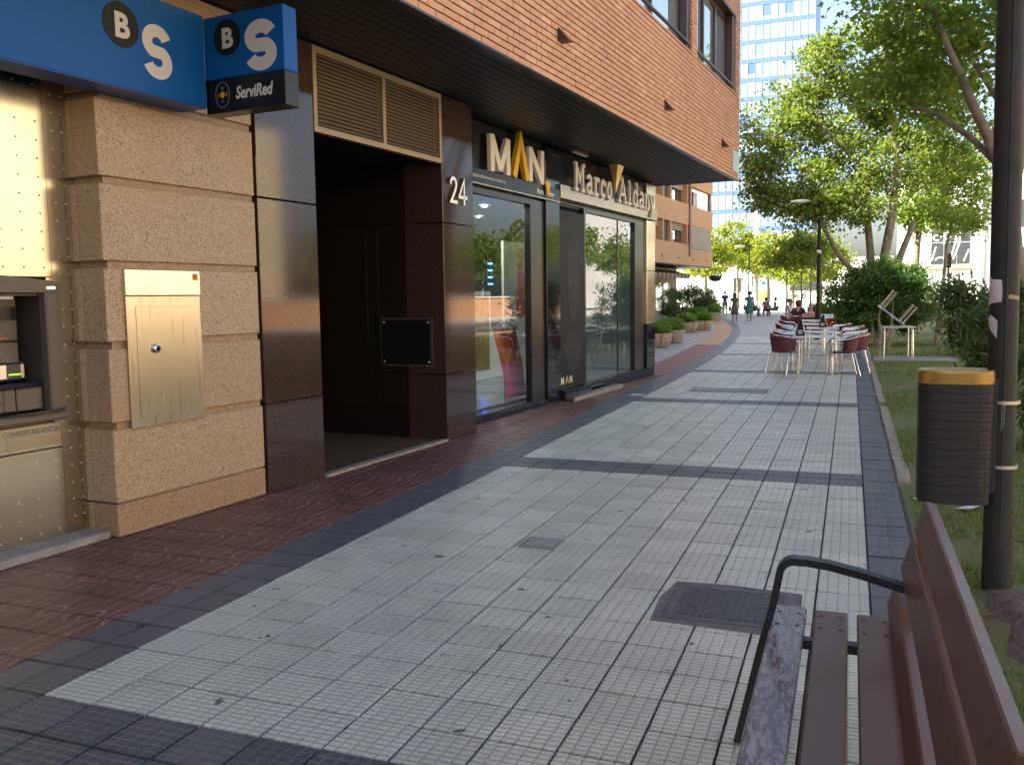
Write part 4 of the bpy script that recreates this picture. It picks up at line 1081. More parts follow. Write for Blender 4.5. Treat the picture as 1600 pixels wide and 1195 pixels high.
hb = fthing('hanging_basket', 'dark hanging basket at the far corner of the orange building', 'basket', (OB+.3, 69.0, 2.9))
fbuild(MB().lathe([(.0001,2.55),(.35,2.6),(.5,2.85),(.52,3.0),(.0001,3.05)], 12, Matrix.Translation((OB+.45, 69.0, 0))), 'basket', M_brown, hb)
fbuild(MB().tube([(OB+.45,69.0,3.0),(OB+.45,69.0,3.65)], .02, 5), 'chain', M_black, hb)

# ------------------------------------------------------------------ glass tower far behind
def m_pane(name, c1, c2):
    m = mat(name, c1, .12, .25); t = NT(m)
    t.col(t.ramp(t.objrand(), [(0, c1), (.45, c1), (.5, c2), (.9, c2), (.95, (.10,.16,.28))])); return m  # random pale and blue tones paint the reflections into the panes
M_towerpane = m_pane('tower pane', (.34,.43,.48), (.22,.32,.44)); M_towerband = mat('tower spandrel', (.10,.17,.34), .3, .2); M_mull = mat('tower mullion', (.20,.28,.40), .5)
tw = thing('office_tower', 'tall pale blue glass office tower far behind the trees', 'tower', (-20, 180, 0))
TX0, TX1, TYF = -26.1, -7.2, 180.0
MB().box(TX0, TX1-.02, TYF+.1, TYF+26, 0, 84).build('tower_core', M_towerband, tw)
cw = 1.35; me_p = MB().box(-cw/2+.05, cw/2-.05, -.06, .06, 0, 1.95).mesh(M_towerpane, 'pane')
me_p2 = MB().box(-cw/2+.05, cw/2-.05, -.06, .06, 0, .75).mesh(mat('tower pale sill pane', (.28,.40,.48), .2, .2), 'sill_pane')
for fz in range(24):
    z0 = .6+3.5*fz
    MB().box(TX0, TX1, TYF-.10, TYF+.09, z0+2.75, z0+3.45).build('spandrel_panel', M_towerband, tw)
    for i in range(14):
        x = TX0+cw*(i+.5)
        if fz < 20:
            if i < 14: link('pane', me_p, tw, Matrix.Translation((x, TYF+.02, z0+.80)))
        
    MB().box(TX0, TX1, TYF-.02, TYF+.09, z0, z0+.78).build('sill_band', me_p2.materials[0], tw)
mu = MB()
for i in range(15): mu.box(TX0+cw*i-.03, TX0+cw*i+.03, TYF-.13, TYF+.09, 0, 84)
mu.build('mullions', M_mull, tw)

# ------------------------------------------------------------------ sunlit buildings beyond the far road
M_cream = noisy('cream render', (.72,.68,.60), (.66,.62,.54), .8, .85); M_white2 = noisy('white render', (.80,.78,.74), (.74,.72,.68), .6, .85)
M_ledge = mat('ochre ledge', (.62,.42,.20), .7); M_dglass = mat('dark far glass', (.05,.055,.055), .15)
pv = thing('white_pavilion', 'low white sunlit building with dark windows across the far road', 'building', (-9, 114, 0))
MB().box(-30, 4.2, 114, 124, -.05, 5.4).build('wall', M_white2, pv)
MB().box(-30.3, 4.5, 113.7, 124.3, 5.402, 5.8).build('roof', M_cream, pv)
for (a, b, z0, z1) in ((-5.5, -3.9, 1.95, 3.8), (-7.0, -5.7, 1.95, 3.8), (-11.5, -10.9, 1.4, 3.8), (-10.7, -10.2, 1.4, 3.8), (-13.7, -12.8, 1.9, 3.6)):
    w = MB().box(a-.06, b+.06, 113.93, 113.998, z0-.06, z1+.06).build('window', M_cream, pv); MB().box(a, b, 113.89, 113.929, z0, z1).build('pane', M_dglass, w)
gr_ = MB(); Mg = Matrix.Translation((-6.9, 113.99, 1.05)) @ Matrix(((1,0,0,0),(0,0,-1,0),(0,1,0,0),(0,0,0,1)))
for q, s_ in enumerate(([(0,0),(.1,.35),(.35,.3),(.3,.0)], [(.5,0),(.5,.35),(.8,.35),(.8,0)], [(.5,.18),(.8,.18)], [(1.4,.0),(1.45,.4),(1.75,.35),(1.7,0),(1.4,0)], [(1.45,.5),(1.8,.7)])):
    ribbon(gr_, s_, .12, .001, .01+.001*q, Mg)
gr_.build('graffiti', M_brown, pv)
wb = thing('white_building', 'tall white sunlit building with a graffitied window at right', 'building', (14, 114, 0))
MB().box(5.6, 34, 114, 130, -.05, 15).build('wall', M_white2, wb)
w = MB().box(8.4, 12.6, 113.9, 113.998, 4.55, 9.8).build('window', M_letterw, wb)
for i in range(3):
    for j_ in range(2): MB().box(8.5+1.36*i, 9.78+1.36*i, 113.86, 113.899, 4.65+2.56*j_, 7.1+2.56*j_).build('pane', M_dglass, w)
MB().bbox(8.0, 13.0, 113.5, 113.998, 4.15, 4.5, .03).build('ledge', M_ledge, wb)
MB().box(13.6, 14.0, 113.7, 113.998, 0, 15).build('downpipe', M_concrete, wb)
gw = MB(); Mg = Matrix.Translation((8.5, 113.855, 4.7)) @ Matrix(((1,0,0,0),(0,0,-1,0),(0,1,0,0),(0,0,0,1)))
for q, s_ in enumerate((arc(.6, 3.0, .4, .3, 0, 300, 12), [(.1,.4),(.5,2.0)], arc(1.6, 3.2, .35, .4, -120, 200, 12), [(1.3,2.2),(1.5,3.8)], [(2.6,4.6),(2.5,2.4),(2.1,.8),(1.7,.7)], [(3.0,4.4),(2.9,2.2),(2.3,.5)], arc(1.0, .5, .5, .25, 20, 200, 10), [(3.4,.3),(3.9,1.6)], [(.3,4.2),(1.2,4.6),(2.0,4.3)])):
    ribbon(gw, s_, .16, .002, .012+.001*q, Mg)
gw.build('graffiti', M_signwhite, wb)
for i in range(4): MB().box(16+4.2*i, 18.6+4.2*i, 113.9, 113.998, 3.2, 6.4).build('window', M_dglass, wb); MB().box(16+4.2*i, 18.6+4.2*i, 113.9, 113.998, 8.6, 11.6).build('window', M_dglass, wb)
po = thing('advert_panel', 'glazed street advert with a blue and orange poster in front of the white building', 'advert panel', (-8.9, 99, 0))
MB().bbox(-9.5, -8.0, 98.9, 99.1, .7, 3.3, .03).build('frame', M_alu, po)
MB().box(-9.0, -8.5, 98.95, 99.05, -.02, .69).build('foot', M_alu, po)
MB().box(-9.42, -8.08, 98.885, 98.899, .78, 1.9).build('poster_lower', noisy('orange poster', (.62,.28,.04), (.55,.40,.15), 2, .5), po)
MB().box(-9.42, -8.08, 98.885, 98.899, 1.902, 3.22).build('poster_upper', noisy('blue poster', (.12,.28,.60), (.50,.60,.75), 1.6, .5), po)
MB().sphere((-8.75, 98.87, 2.75), .22, 10, 6, sy=.1).build('poster_disc', mat('deep blue', (.03,.09,.40), .5), po)

# buildings and wall across the street at the right: sunlit, they colour the reflections in steel and glass
M_terr = noisy('terracotta wall', (.58,.32,.17), (.50,.27,.14), 1.5, .8)
rw = thing('street_wall', 'low terracotta wall along the street opposite the brick building', 'wall', (26.5, 30, 0))
MB().bbox(26.6, 26.95, -60, 74, -.05, 1.55, .02).build('wall', M_terr, rw)
MB().bbox(26.5, 27.05, -60, 74, 1.552, 1.66, .02).build('coping', M_cream, rw)
ob = thing('cream_apartment_building', 'cream apartment building with rows of windows across the street', 'building', (34, 20, 0))
MB().box(34, 48, -52, 44, -.05, 12.5).build('wall', noisy('warm cream render', (.72,.59,.40), (.66,.53,.35), .8, .85), ob)
me_ow = MB().box(-.04, .04, -.8, .8, 0, 1.5).mesh(M_dglass, 'window')
for fz in range(3):
    for q in range(15): link('window', me_ow, ob, Matrix.Translation((33.97, -48+q*6.1, 1.6+3.2*fz)))

wb2 = thing('white_street_building', 'long white building far along the street across the road', 'building', (34, 150, 0))
MB().box(34, 48, 116, 200, -.05, 14).build('wall', M_white2, wb2)
for q in range(9):
    for fz in range(3): link('window', me_ow, wb2, Matrix.Translation((33.97, 122+q*9, 2.5+4*fz)))
# ------------------------------------------------------------------ foliage
def leaves(name, P, size, m, parent=None, aspect=.8, up=.35, lobed=True, jit=.35):
    n = len(P); P = np.asarray(P, dtype=np.float64)
    d = rng.normal(size=(n, 3)); d[:, 2] -= .25; d /= np.linalg.norm(d, axis=1)[:, None]
    nn = rng.normal(size=(n, 3)); nn[:, 2] += up*2; s = np.cross(d, nn); s /= np.linalg.norm(s, axis=1)[:, None]
    w = np.cross(s, d)
    L = (size*(1-jit+2*jit*rng.random(n)))[:, None]
    if lobed:
        prof = [(0,0,0), (.5,.38,.10), (.17,.55,.02), (0,1,-.08), (-.17,.55,.02), (-.5,.38,.10)]
        tris = [(0,1,2),(0,2,3),(0,3,4),(0,4,5)]
    else:
        prof = [(0,0,0), (.5,.5,.08), (0,1,-.05), (-.5,.5,.08)]; tris = [(0,1,2),(0,2,3)]
    k = len(prof)
    V = np.stack([P + s*(a*aspect)*L + d*b*L + w*c*L for (a, b, c) in prof], 1).reshape(-1, 3)
    F = (np.arange(n)[:, None, None]*k + np.array(tris)[None]).reshape(-1, 3)
    me = bpy.data.meshes.new(name)
    me.vertices.add(len(V)); me.vertices.foreach_set('co', V.astype(np.float32).ravel())
    me.loops.add(F.size); me.loops.foreach_set('vertex_index', F.astype(np.int32).ravel())
    me.polygons.add(len(F)); me.polygons.foreach_set('loop_start', np.arange(0, F.size, 3, dtype=np.int32))
    try: me.polygons.foreach_set('loop_total', np.full(len(F), 3, dtype=np.int32))
    except Exception: pass
    me.materials.append(m); me.update(calc_edges=True); me.validate()
    return link(name, me, parent)
def clumps(blobs, per, sd):
    out = []
    for (cx, cy, cz, rx, ry, rz, n) in blobs:
        d = rng.normal(size=(n, 3)); d /= np.linalg.norm(d, axis=1)[:, None]
        r = .35+.65*rng.random(n)**.55
        c = np.array([cx, cy, cz])+d*r[:, None]*np.array([rx, ry, rz])
        for q in c:
            k = int(per*(.4+1.2*rng.random())); s_ = sd*(.6+.8*rng.random())
            out.append(q+rng.normal(size=(k, 3))*np.array([s_, s_, s_*.6]))
    return np.concatenate(out)
def limb(mb, a, b, r0, r1, sag=.0, n=6):
    a, b = Vector(a), Vector(b); pts = []
    side = Vector((rnd.uniform(-1,1), rnd.uniform(-1,1), rnd.uniform(0,1)))*(b-a).length*.07
    for i in range(n+1):
        t_ = i/n; pts.append(a.lerp(b, t_)+side*math.sin(math.pi*t_)+Vector((0,0,sag*math.sin(math.pi*t_))))
    mb.tube(pts, [r0+(r1-r0)*i/n for i in range(n+1)], 7, smooth=True)
    return pts
def twig(mb, p, r, L):
    q = Vector(p)+Vector((rnd.gauss(0,1), rnd.gauss(0,1), rnd.gauss(.4,.8))).normalized()*L
    limb(mb, p, q, r, r*.3, n=3)
def tree(name, label, base, limbs, blobs, per, sd, size, m, group=None, lobed=True):
    t = thing(name, label, 'tree', base, group=group)
    tr = MB()
    for pts, rr in limbs:
        tr.tube(pts, [rr[0]+(rr[1]-rr[0])*i/(len(pts)-1) for i in range(len(pts))], 9, smooth=True)
    ends = [Vector(p[-1]) for p, r_ in limbs]
    br_ = MB()
    for (cx, cy, cz, rx, ry, rz, n) in blobs:
        c = Vector((cx, cy, cz)); e = min(ends, key=lambda q: (q-c).length)
        r0 = min(.09, .02+.012*(c-e).length)
        pts = limb(br_, e, c, r0, r0*.45)
        for q in range(7): twig(br_, pts[rnd.randrange(2, len(pts))], r0*.4, (rx+rz)*.42)
    tr.build('trunk', M_bark, t); br_.build('branches', M_bark, t)
    leaves('crown', clumps(blobs, per, sd), size, m, t, lobed=lobed)
    return t
TG = 'plane trees along the walkway lawn'
# the big dark tree behind the hedge
tree('plane_tree', 'large dark plane tree with several pale trunks rising behind the hedge bush', (1.1, 33, 0),
  [([(.75,33.2,-.1),(.68,33.2,1.5),(.60,33.1,2.8),(.45,33.0,4.2),(.35,33.0,5.6)], (.17,.09)),
   ([(1.05,33,-.1),(1.0,33,1.6),(1.05,33,2.8),(1.25,33,4.2),(1.35,33,5.8)], (.22,.10)),
   ([(1.2,33.1,-.1),(1.3,33.1,1.7),(1.55,33.2,2.8),(1.95,33.3,3.9)], (.17,.09)),
   ([(.9,32.9,.6),(.45,32.8,1.8),(-.4,32.7,2.8),(-1.0,32.6,3.9)], (.12,.06)),
   ([(.35,33,5.6),(-.6,33,6.8),(-1.4,33,7.6)], (.09,.05)),
   ([(1.35,33,5.8),(1.2,33,7.6),(1.0,33,8.8)], (.10,.05))],
  [(-1.2,33,9.3,.75,.9,1.0,26), (-2.0,33,7.6,1.0,1.2,1.2,36), (-3.2,33,6.7,.55,.8,1.5,22), (-3.0,33,4.9,.6,.8,.6,13), (-1.7,33,5.4,1.4,1.5,1.3,46), (-.2,33.5,7.7,1.6,1.7,1.7,60),
   (-.4,33,5.3,1.5,1.7,1.2,48), (.7,33,9.3,1.6,1.6,1.7,52), (1.9,33.5,7.8,1.6,1.7,1.6,50), (1.6,33,5.9,1.5,1.6,1.1,32), (-1.3,32.5,4.2,1.1,1.2,.6,22), (2.5,34,9.8,1.6,1.7,1.6,44), (.3,32.5,4.4,1.0,1.0,.5,14), (3.3,34,6.6,1.2,1.4,1.2,24)],
  90, .29, .14, M_leafA, TG)
# overhanging tree close by at the right
tree('plane_tree', 'nearer plane tree at right with long bare limbs reaching over the lawn', (2.9, 18.3, 0),
  [([(2.9,18.3,-.1),(2.8,18.3,1.6),(2.62,18.2,3.1),(2.40,18.1,3.75)], (.17,.12)),
   ([(2.40,18.1,3.75),(2.2,18,4.25),(1.95,17.9,4.75),(1.72,17.8,5.3),(1.5,17.7,5.75),(1.25,17.6,6.4)], (.10,.045)),
   ([(2.36,18.1,3.8),(1.95,18.3,4.3),(1.45,18.5,4.75),(.9,18.7,5.1)], (.07,.03)),
   ([(2.6,18.2,3.2),(2.85,18.2,4.3),(2.9,18.3,5.4),(2.7,18.3,6.6)], (.12,.06)),
   ([(2.75,18.2,4.2),(2.3,18.1,4.95),(1.95,18,5.5)], (.06,.03))],
  [(1.3,18,6.6,1.0,1.3,.8,30), (2.3,18.2,6.6,1.1,1.3,.9,30), (.75,18.6,5.6,.75,.9,.6,18), (1.5,18.8,5.45,.8,.9,.5,15), (3.2,18.5,6.0,1.0,1.2,1.0,26), (2.1,19,5.9,.9,.8,.6,16), (.5,18,6.6,.7,.9,.5,10), (1.25,19.4,5.0,.6,.7,.4,8), (2.7,17.4,5.2,.45,.5,.5,8)],
  50, .24, .13, M_leafB, TG)
tree('plane_tree', 'bright yellow green plane tree with thin trunk right of the big dark tree', (2.6, 42, 0),
  [([(2.6,42,-.1),(2.55,42,2.0),(2.6,42,3.4),(2.75,42,5.2)], (.18,.09))],
  [(3.4,42,6.6,1.1,1.3,1.0,34), (2.7,42,5.2,1.2,1.3,.9,32), (4.1,42.4,5.4,1.2,1.3,.9,30), (3.4,42,4.5,1.5,1.2,.5,22), (2.6,42,7.9,.9,1,.8,18), (4.8,42.6,6.6,1.2,1.2,1.1,18)],
  64, .26, .17, M_leafB, TG)
tree('small_tree', 'slender young tree with few leaves beside the graffitied white building', (3.1, 36, 0),
  [([(3.1,36,-.1),(3.12,36,1.8),(3.2,36,3.2),(3.35,36,4.0)], (.07,.04))],
  [(3.7,36,3.9,.8,.8,.45,14), (3.1,36,4.5,.7,.7,.5,12), (4.3,36.3,4.4,.7,.7,.5,10)], 34, .22, .14, M_leafB, None)
GC = 'sunlit plane trees on the plaza'
for q, (x, y, h, lab, sc) in enumerate((
  (-12.6, 84, 7.6, 'nearest the orange building', 1.0), (-10.2, 88, 8.8, 'tallest, behind the man in blue', 1.0), (-7.2, 86, 7.6, 'behind the woman in turquoise', 1.0), (-4.9, 84, 7.0, 'left of the black street lamp', 1.0), (-2.6, 86, 7.4, 'right of the black street lamp', 1.0))):
    tree('plane_tree', 'sunlit plane tree on the far plaza, %s' % lab, (x, y, 0),
      [([(x,y,-.1),(x+.05,y,1.6),(x,y,3.2),(x+.1,y,h*.6)], (.16,.08))],
      [(x,y,h-1.6,1.6,1.6,1.4,26), (x-1.2,y,h-3,1.3,1.4,1.0,20), (x+1.2,y+.3,h-2.8,1.3,1.4,1.1,20), (x+.3,y-.6,h-3.9,1.6,1.3,.7,20)], 60, .36, .24, M_leafC, GC, lobed=False)
for q, (x, y, h, lab) in enumerate(((-3.9, 60, 4.6, 'leftmost of the three thin trunks'), (-3.1, 62, 4.6, 'middle of the three thin trunks'), (-2.45, 60, 5.4, 'rightmost of the three thin trunks, forked'))):
    tree('young_tree', 'thin young tree by the far terrace, %s' % lab, (x, y, 0),
      [([(x,y,-.1),(x+.06,y,1.4),(x+.02,y,2.6),(x+.15,y,h*.8)], (.075,.035))] + ([([(x+.02,y,2.6),(x-.5,y,3.4)], (.035,.02))] if q == 2 else []),
      [(x,y,h-.4,1.0,1.0,.7,18), (x+.6,y,h-.9,.8,.8,.5,10), (x-.7,y,h-.9,.8,.8,.5,10)], 46, .25, .18, M_leafC if q < 2 else M_leafB, 'young trees by the far terrace', lobed=False)

for q, (x, y, h) in enumerate(((30.5, 47, 7.5), (31, 55, 8.5), (30.5, 64, 8), (31, 73, 9), (32, 84, 9.5), (32, 95, 9))):
    tree('plane_tree', 'plane tree across the street, %s' % ('lowest, beside the cream building', 'next to the lowest one by the cream building', 'in the middle of the terracotta wall', 'at the end of the terracotta wall', 'tallest, between wall and white building', 'nearest the long white building')[q], (x, y, 0),
      [([(x,y,-.1),(x,y,2.2),(x+.1,y,h*.55)], (.2,.1))],
      [(x,y,h-2.4,2.4,2.8,1.9,34), (x,y-2,h-3.6,2.0,2.0,1.2,20), (x,y+2,h-3.4,2.0,2.0,1.3,20)], 46, .5, .34, M_leafA, 'plane trees across the street', lobed=False)
# hedge bush behind the steel table
hb2 = thing('hedge_bush', 'big rounded green hedge bush on bare stems behind the steel table', 'bush', (.7, 28.3, 0))
st = MB()
for (x, y, x2) in ((.32,27.6,.1), (.75,27.0,.55), (.98,26.7,1.15), (.92,26.75,.75), (1.6,28,1.7), (.0,28.3,-.2)):
    st = MB(); pp = limb(st, (x,y,-.05), (x2*.85+.1,y+.5,.85), .05, .035); limb(st, pp[-1], (x2*.8+.15,y+.9,1.5), .03, .01); st.build('stem', M_stem, hb2)
bl = [(-.1,28.4,1.40,.62,.9,.80,66), (.25,28.5,1.9,.4,.6,.42,26), (.55,28.3,1.75,.65,.9,.72,76), (.85,28.4,2.2,.35,.5,.30,16), (1.2,28.2,1.75,.70,.9,.66,76), (1.55,28.4,2.0,.4,.6,.36,22), (1.75,28.4,1.40,.45,.8,.75,56), (.6,28,1.0,.9,.8,.5,50), (1.3,28,1.0,.8,.8,.5,44), (.2,28.3,.85,.6,.7,.35,26), (1.5,28.1,.72,.4,.5,.35,14)]
leaves('foliage', clumps(bl, 95, .13), .085, M_leafD, hb2, aspect=.5, lobed=False)
def shrub(name, label, cat, base, blobs, per, sd, size, m, aspect=.22, stems=5, group=None, lobed=False):
    t = thing(name, label, cat, base, group=group)
    for q in range(stems):
        s_ = MB()
        b_ = blobs[q % len(blobs)]
        limb(s_, (base[0]+rnd.uniform(-.12,.12), base[1]+rnd.uniform(-.12,.12), base[2]-.05), (b_[0]+rnd.uniform(-.3,.3)*b_[3], b_[1]+rnd.uniform(-.3,.3)*b_[4], b_[2]+.3*b_[5]), .022, .008)
        s_.build('stem', M_stem, t)
    leaves('foliage', clumps(blobs, per, sd), size, m, t, aspect=aspect, lobed=lobed)
    return t
shrub('oleander_shrub', 'dark oleander shrub with long narrow leaves left of the thick pole', 'shrub', (2.65, 23.6, 0), [(2.3,23.6,1.45,.32,.4,.42,26), (2.6,23.6,.85,.45,.5,.5,34), (2.95,23.6,1.2,.3,.4,.5,16), (2.6,23.6,.35,.4,.4,.3,14)], 34, .13, .20, M_leafE)
shrub('oleander_shrub', 'oleander shrub with drooping leaves partly hidden by the thick pole', 'shrub', (2.05, 14.6, 0), [(1.85,14.5,.95,.28,.35,.50,22), (2.15,14.6,.6,.40,.45,.45,28), (2.35,14.7,1.2,.35,.35,.5,18), (1.95,14.4,.35,.3,.3,.25,8)], 32, .10, .17, M_leafE)
shrub('oleander_shrub', 'low oleander shrub far right behind the thick pole', 'shrub', (1.75, 9.8, 0), [(1.72,9.8,.75,.22,.35,.55,18), (1.9,9.7,.4,.3,.35,.4,22), (2.05,9.9,.9,.3,.35,.5,14)], 32, .09, .15, M_leafE)
shrub('laurel_shrub', 'thin leafy shrub between the hedge bush and the oleander', 'shrub', (2.25, 27.5, 0), [(2.2,27.5,1.5,.18,.3,.5,12), (2.3,27.5,.8,.25,.3,.4,12)], 26, .10, .13, M_leafE)
hd = thing('low_hedge', 'low clipped hedge at the far end of the lawn', 'hedge', (3, 72, 0))
leaves('foliage', np.column_stack([rng.uniform(-3, 9.6, 9000), rng.uniform(71.4, 72.6, 9000), rng.uniform(.05, .75, 9000)]), .16, M_leafD, hd, lobed=False)
MB().box(-3, 9.6, 71.7, 72.3, -.05, .5).build('stems', M_stem, hd)

# ------------------------------------------------------------------ planters
def make_planter():
    t = thing('stone_planter', 'x', 'planter', (0, 0, 0))
    mb = MB(); n = 32; prof = [(.36,0,.0),(.40,.04,.0),(.50,.22,.6),(.55,.42,1.0),(.56,.50,1.0),(.49,.50,1.0),(.47,.40,1.0)]
    v = []
    for (r_, z_, k_) in prof:
        for i in range(n):
            a = 2*math.pi*i/n; lob = 1-.11*(abs(math.sin(2*a))**.35 < .42)-.03*math.cos(4*a)
            v.append((r_*lob*math.cos(a), r_*lob*math.sin(a), z_))
    mb.add(v, [(i*n+k, i*n+(k+1) % n, (i+1)*n+(k+1) % n, (i+1)*n+k) for i in range(len(prof)-1) for k in range(n)])
    mb.build('pot', M_pot, t)
    MB().lathe([(.0001,.42),(.46,.42)], 16).build('soil', M_soil, t)
    P = clumps([(0,0,.62,.45,.45,.20,60), (.15,.1,.72,.3,.3,.2,24), (-.2,-.1,.70,.25,.3,.2,20)], 40, .07)
    P = P[(P[:, 2] > .40)]
    leaves('plants', P, .075, M_leafF, t, aspect=.6, lobed=False)
    return t
M_pot = noisy('cast stone pot', (.46,.36,.26), (.36,.28,.20), 5, .85, bump=.3)
PG = 'stone planters on the left of the curved walkway'
pl0 = make_planter(); pl0['group'] = PG
spots = [(-5.40,26.45,.4,'nearest stone planter of low green plants, at the end of the shop'), (-5.95,27.6,1.1,'stone planter half hidden behind the nearest one'), (-5.45,29.0,.2,'stone planter standing just beyond the nearest pair'), (-6.35,37.2,.7,'stone planter in the middle of the row along the curve'), (-6.05,39.4,1.9,'stone planter touching the middle one of the row'), (-7.5,47.5,.3,'stone planter with tall plants near the far end of the row'), (-7.75,54.0,1.2,'farthest stone planter of the row, beside the curve')]
for q, (x, y, a, lab) in enumerate(spots):
    M = Matrix.Translation((x, y, 0)) @ Matrix.Rotation(a, 4, 'Z') @ Matrix.Scale(.86 if q < 5 else 1.0, 4)
    if q == 0: pl0.matrix_basis = M; pl0['label'] = lab
    else: copy_tree(pl0, M, lab, PG)
shrub('potted_shrub', 'large dark shrub before the restaurant front', 'shrub', (-9.6, 57, 0), [(-9.3,57,1.3,.8,.8,.9,46), (-10.2,57,1.2,.7,.8,.9,40), (-8.6,57.5,1.5,.6,.6,.8,26)], 60, .18, .14, M_leafE, aspect=.35)
shrub('potted_shrub', 'dark shrub at left of the restaurant front beside the menu board', 'shrub', (-9.9, 52, 0), [(-10.0,52,1.2,.6,.7,.9,34), (-9.3,51.5,.7,.6,.6,.5,24)], 60, .16, .13, M_leafE, aspect=.35)
shrub('potted_shrub', 'spiky bright shrub between the planters and the standing people', 'shrub', (-8.9, 58.5, 0), [(-8.5,58.5,.8,.6,.6,.5,34), (-8.0,57.0,.6,.5,.5,.4,26)], 60, .16, .16, M_leafF, aspect=.25)
# ------------------------------------------------------------------ bench
bench = thing('park_bench', 'brown slatted park bench with black iron arm in the near right corner', 'bench', (0, 2.34, 0))
Y0, Y1 = 1.47, 3.21
def slat(name, x0, x1, z0, z1, m, M=None, y1=Y1):
    return MB().bbox(x0, x1, Y0, y1, z0, z1, .005, M).build(name, m, bench)
seats = [(-.232,-.123,M_slatwornsheen),(-.094,.012,M_slat),(.041,.150,M_slat)]
M_bolt = mat('rusty bolt', (.12,.05,.03), .5, .4)
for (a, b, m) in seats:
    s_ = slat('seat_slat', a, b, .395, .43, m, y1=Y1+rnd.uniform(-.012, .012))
    for yy in (3.15, 3.03, 1.6):
        for xx in (a+.022, b-.022): MB().lathe([(.008,.4300),(.007,.4320),(.0001,.4328)], 8, Matrix.Translation((xx, yy, 0))).build('bolt', M_bolt, s_)
ta = math.atan(.30)
for (zc, h) in ((.505, .085), (.652, .115), (.782, .112)):
    Mx = Matrix.Translation((.15+(zc-.5)*.30+.010, 0, zc)) @ Matrix.Rotation(ta, 4, 'Y')
    s_ = slat('back_slat', -.016, .020, -h/2, h/2, M_slatback, Mx)
    for yy in (3.12, 1.6): MB().lathe([(.008,.016),(.007,.018),(.0001,.019)], 8, Mx @ Matrix.Translation((0, yy, 0)) @ Matrix.Rotation(R(-90), 4, 'Y')).build('bolt', M_bolt, s_)
for yy in (3.02, 1.50):
    MA = Matrix.Translation((0, yy, 0)) @ Matrix(((1,0,0,0),(0,0,-1,0),(0,1,0,0),(0,0,0,1)))
    fr_ = MB()
    path = [(.215,.585),(.14,.605),(.05,.628),(-.05,.648),(-.12,.655)]+arc(-.155, .605, .048, .05, 75, 165, 6)+[(-.222,.50),(-.262,.34),(-.335,.005)]
    ribbon(fr_, path, .024, -.024, .024, MA)
    fr_.build('arm_frame', M_benchiron, bench)
    f2 = MB(); ribbon(f2, [(-.245,.378),(.17,.378)], .03, -.02, .02, MA); ribbon(f2, [(.16,.38),(.205,.47),(.282,.74)], .03, -.0195, .0195, MA); ribbon(f2, [(.10,.366),(.20,.18),(.30,.0)], .026, -.0185, .0185, MA)
    f2.build('support_frame', M_benchiron, bench)

# ------------------------------------------------------------------ pole, bin, notices
lean = -.010
MP = Matrix.Translation((.718, 4.965, 0)) @ Matrix.Rotation(lean, 4, 'Y')
pole = thing('lamp_pole', 'thick dark lamp pole rising from a mound of earth beside the bench', 'pole', M=MP)
MB().lathe([(.072,-.1),(.067,.4),(.065,2.0),(.060,6.6)], 28).build('shaft', M_pole, pole, MP)
MB().lathe([(.0605,6.6),(.04,6.75),(.0001,6.78)], 20).build('cap', M_pole, pole, MP)
MB().tube([(0,0,6.5),(-.5,0,6.8),(-1.1,0,6.85)], .03, 10).build('arm', M_pole, pole, MP)
MB().sphere((-1.3,0,6.85), .3, 14, 8, sx=1, sy=.5, sz=.3).build('lamp_head', M_letterw, pole, MP)
MB().tube([(.0,-.064,.3),(.0,-.062,4.5)], .006, 5).build('seam', M_pole, pole, MP)
MBn = Matrix.Translation((.497, 4.935, .48))
bin_ = thing('litter_bin', 'charcoal litter bin with yellow rim strapped to the thick pole', 'litter bin', M=MBn)
nb_ = 13; hb_ = .60/nb_
def rrect(rx, ry, n=40, e=3.2):
    return [(rx*abs(math.cos(a))**(2/e)*(1 if math.cos(a) >= 0 else -1), ry*abs(math.sin(a))**(2/e)*(1 if math.sin(a) >= 0 else -1)) for a in [2*math.pi*i/n for i in range(n)]]
def rring(mb, rx, ry, prof, M, smooth=False):
    n = 72; v = []
    for (k_, z_) in prof:
        v += [M @ Vector((p[0], p[1], z_)) for p in rrect(rx*k_, ry*k_, n)]
    mb.add(v, [(i*n+k, i*n+(k+1) % n, (i+1)*n+(k+1) % n, (i+1)*n+k) for i in range(len(prof)-1) for k in range(n)], smooth)
RX, RY = .170, .125
for i in range(nb_):
    z0 = .002+i*hb_; taper = .97+.03*i/nb_
    mb = MB(); rring(mb, RX*taper, RY*taper, [(.96, z0+.0006), (.990, z0+.0012), (1, z0+.0025), (1, z0+hb_-.002), (.992, z0+hb_-.0008), (.96, z0+hb_-.0002)], MBn)
    b_ = mb.build('bin_band', M_bin, bin_)
    rv = MB()
    for xx in (.10, .135): rv.sphere((xx, -RY*taper*(1-abs(xx/RX)**3.2)**(1/3.2)-.001, z0+hb_/2), .0035, 6, 4, M=MBn)
    rv.build('rivets', M_black, b_)
mb = MB(); rring(mb, RX*.955, RY*.955, [(.02, .004), (1, .004), (1, .60), ], MBn); mb.build('bin_liner', M_black, bin_)
mb = MB(); rring(mb, RX, RY, [(1.005, .598), (1.015, .602), (1.015, .655), (.99, .664), (.955, .666), (.62, .650), (.60, .60)], MBn); mb.build('bin_rim', M_brass, bin_)
MB().bbox(RX-.03, RX+.016, -.04, .055, .05, .62, .004, MBn).build('bracket_plate', M_bin, bin_)
for zz in (.505, .185):
    s_ = MB(); a = [(.222+.0695*math.cos(R(t_)), .030+.0695*math.sin(R(t_))) for t_ in range(0, 360, 12)]
    ribbon(s_, a, .004, zz-.008, zz+.008, MBn, True); s_.build('strap', M_strap, bin_)
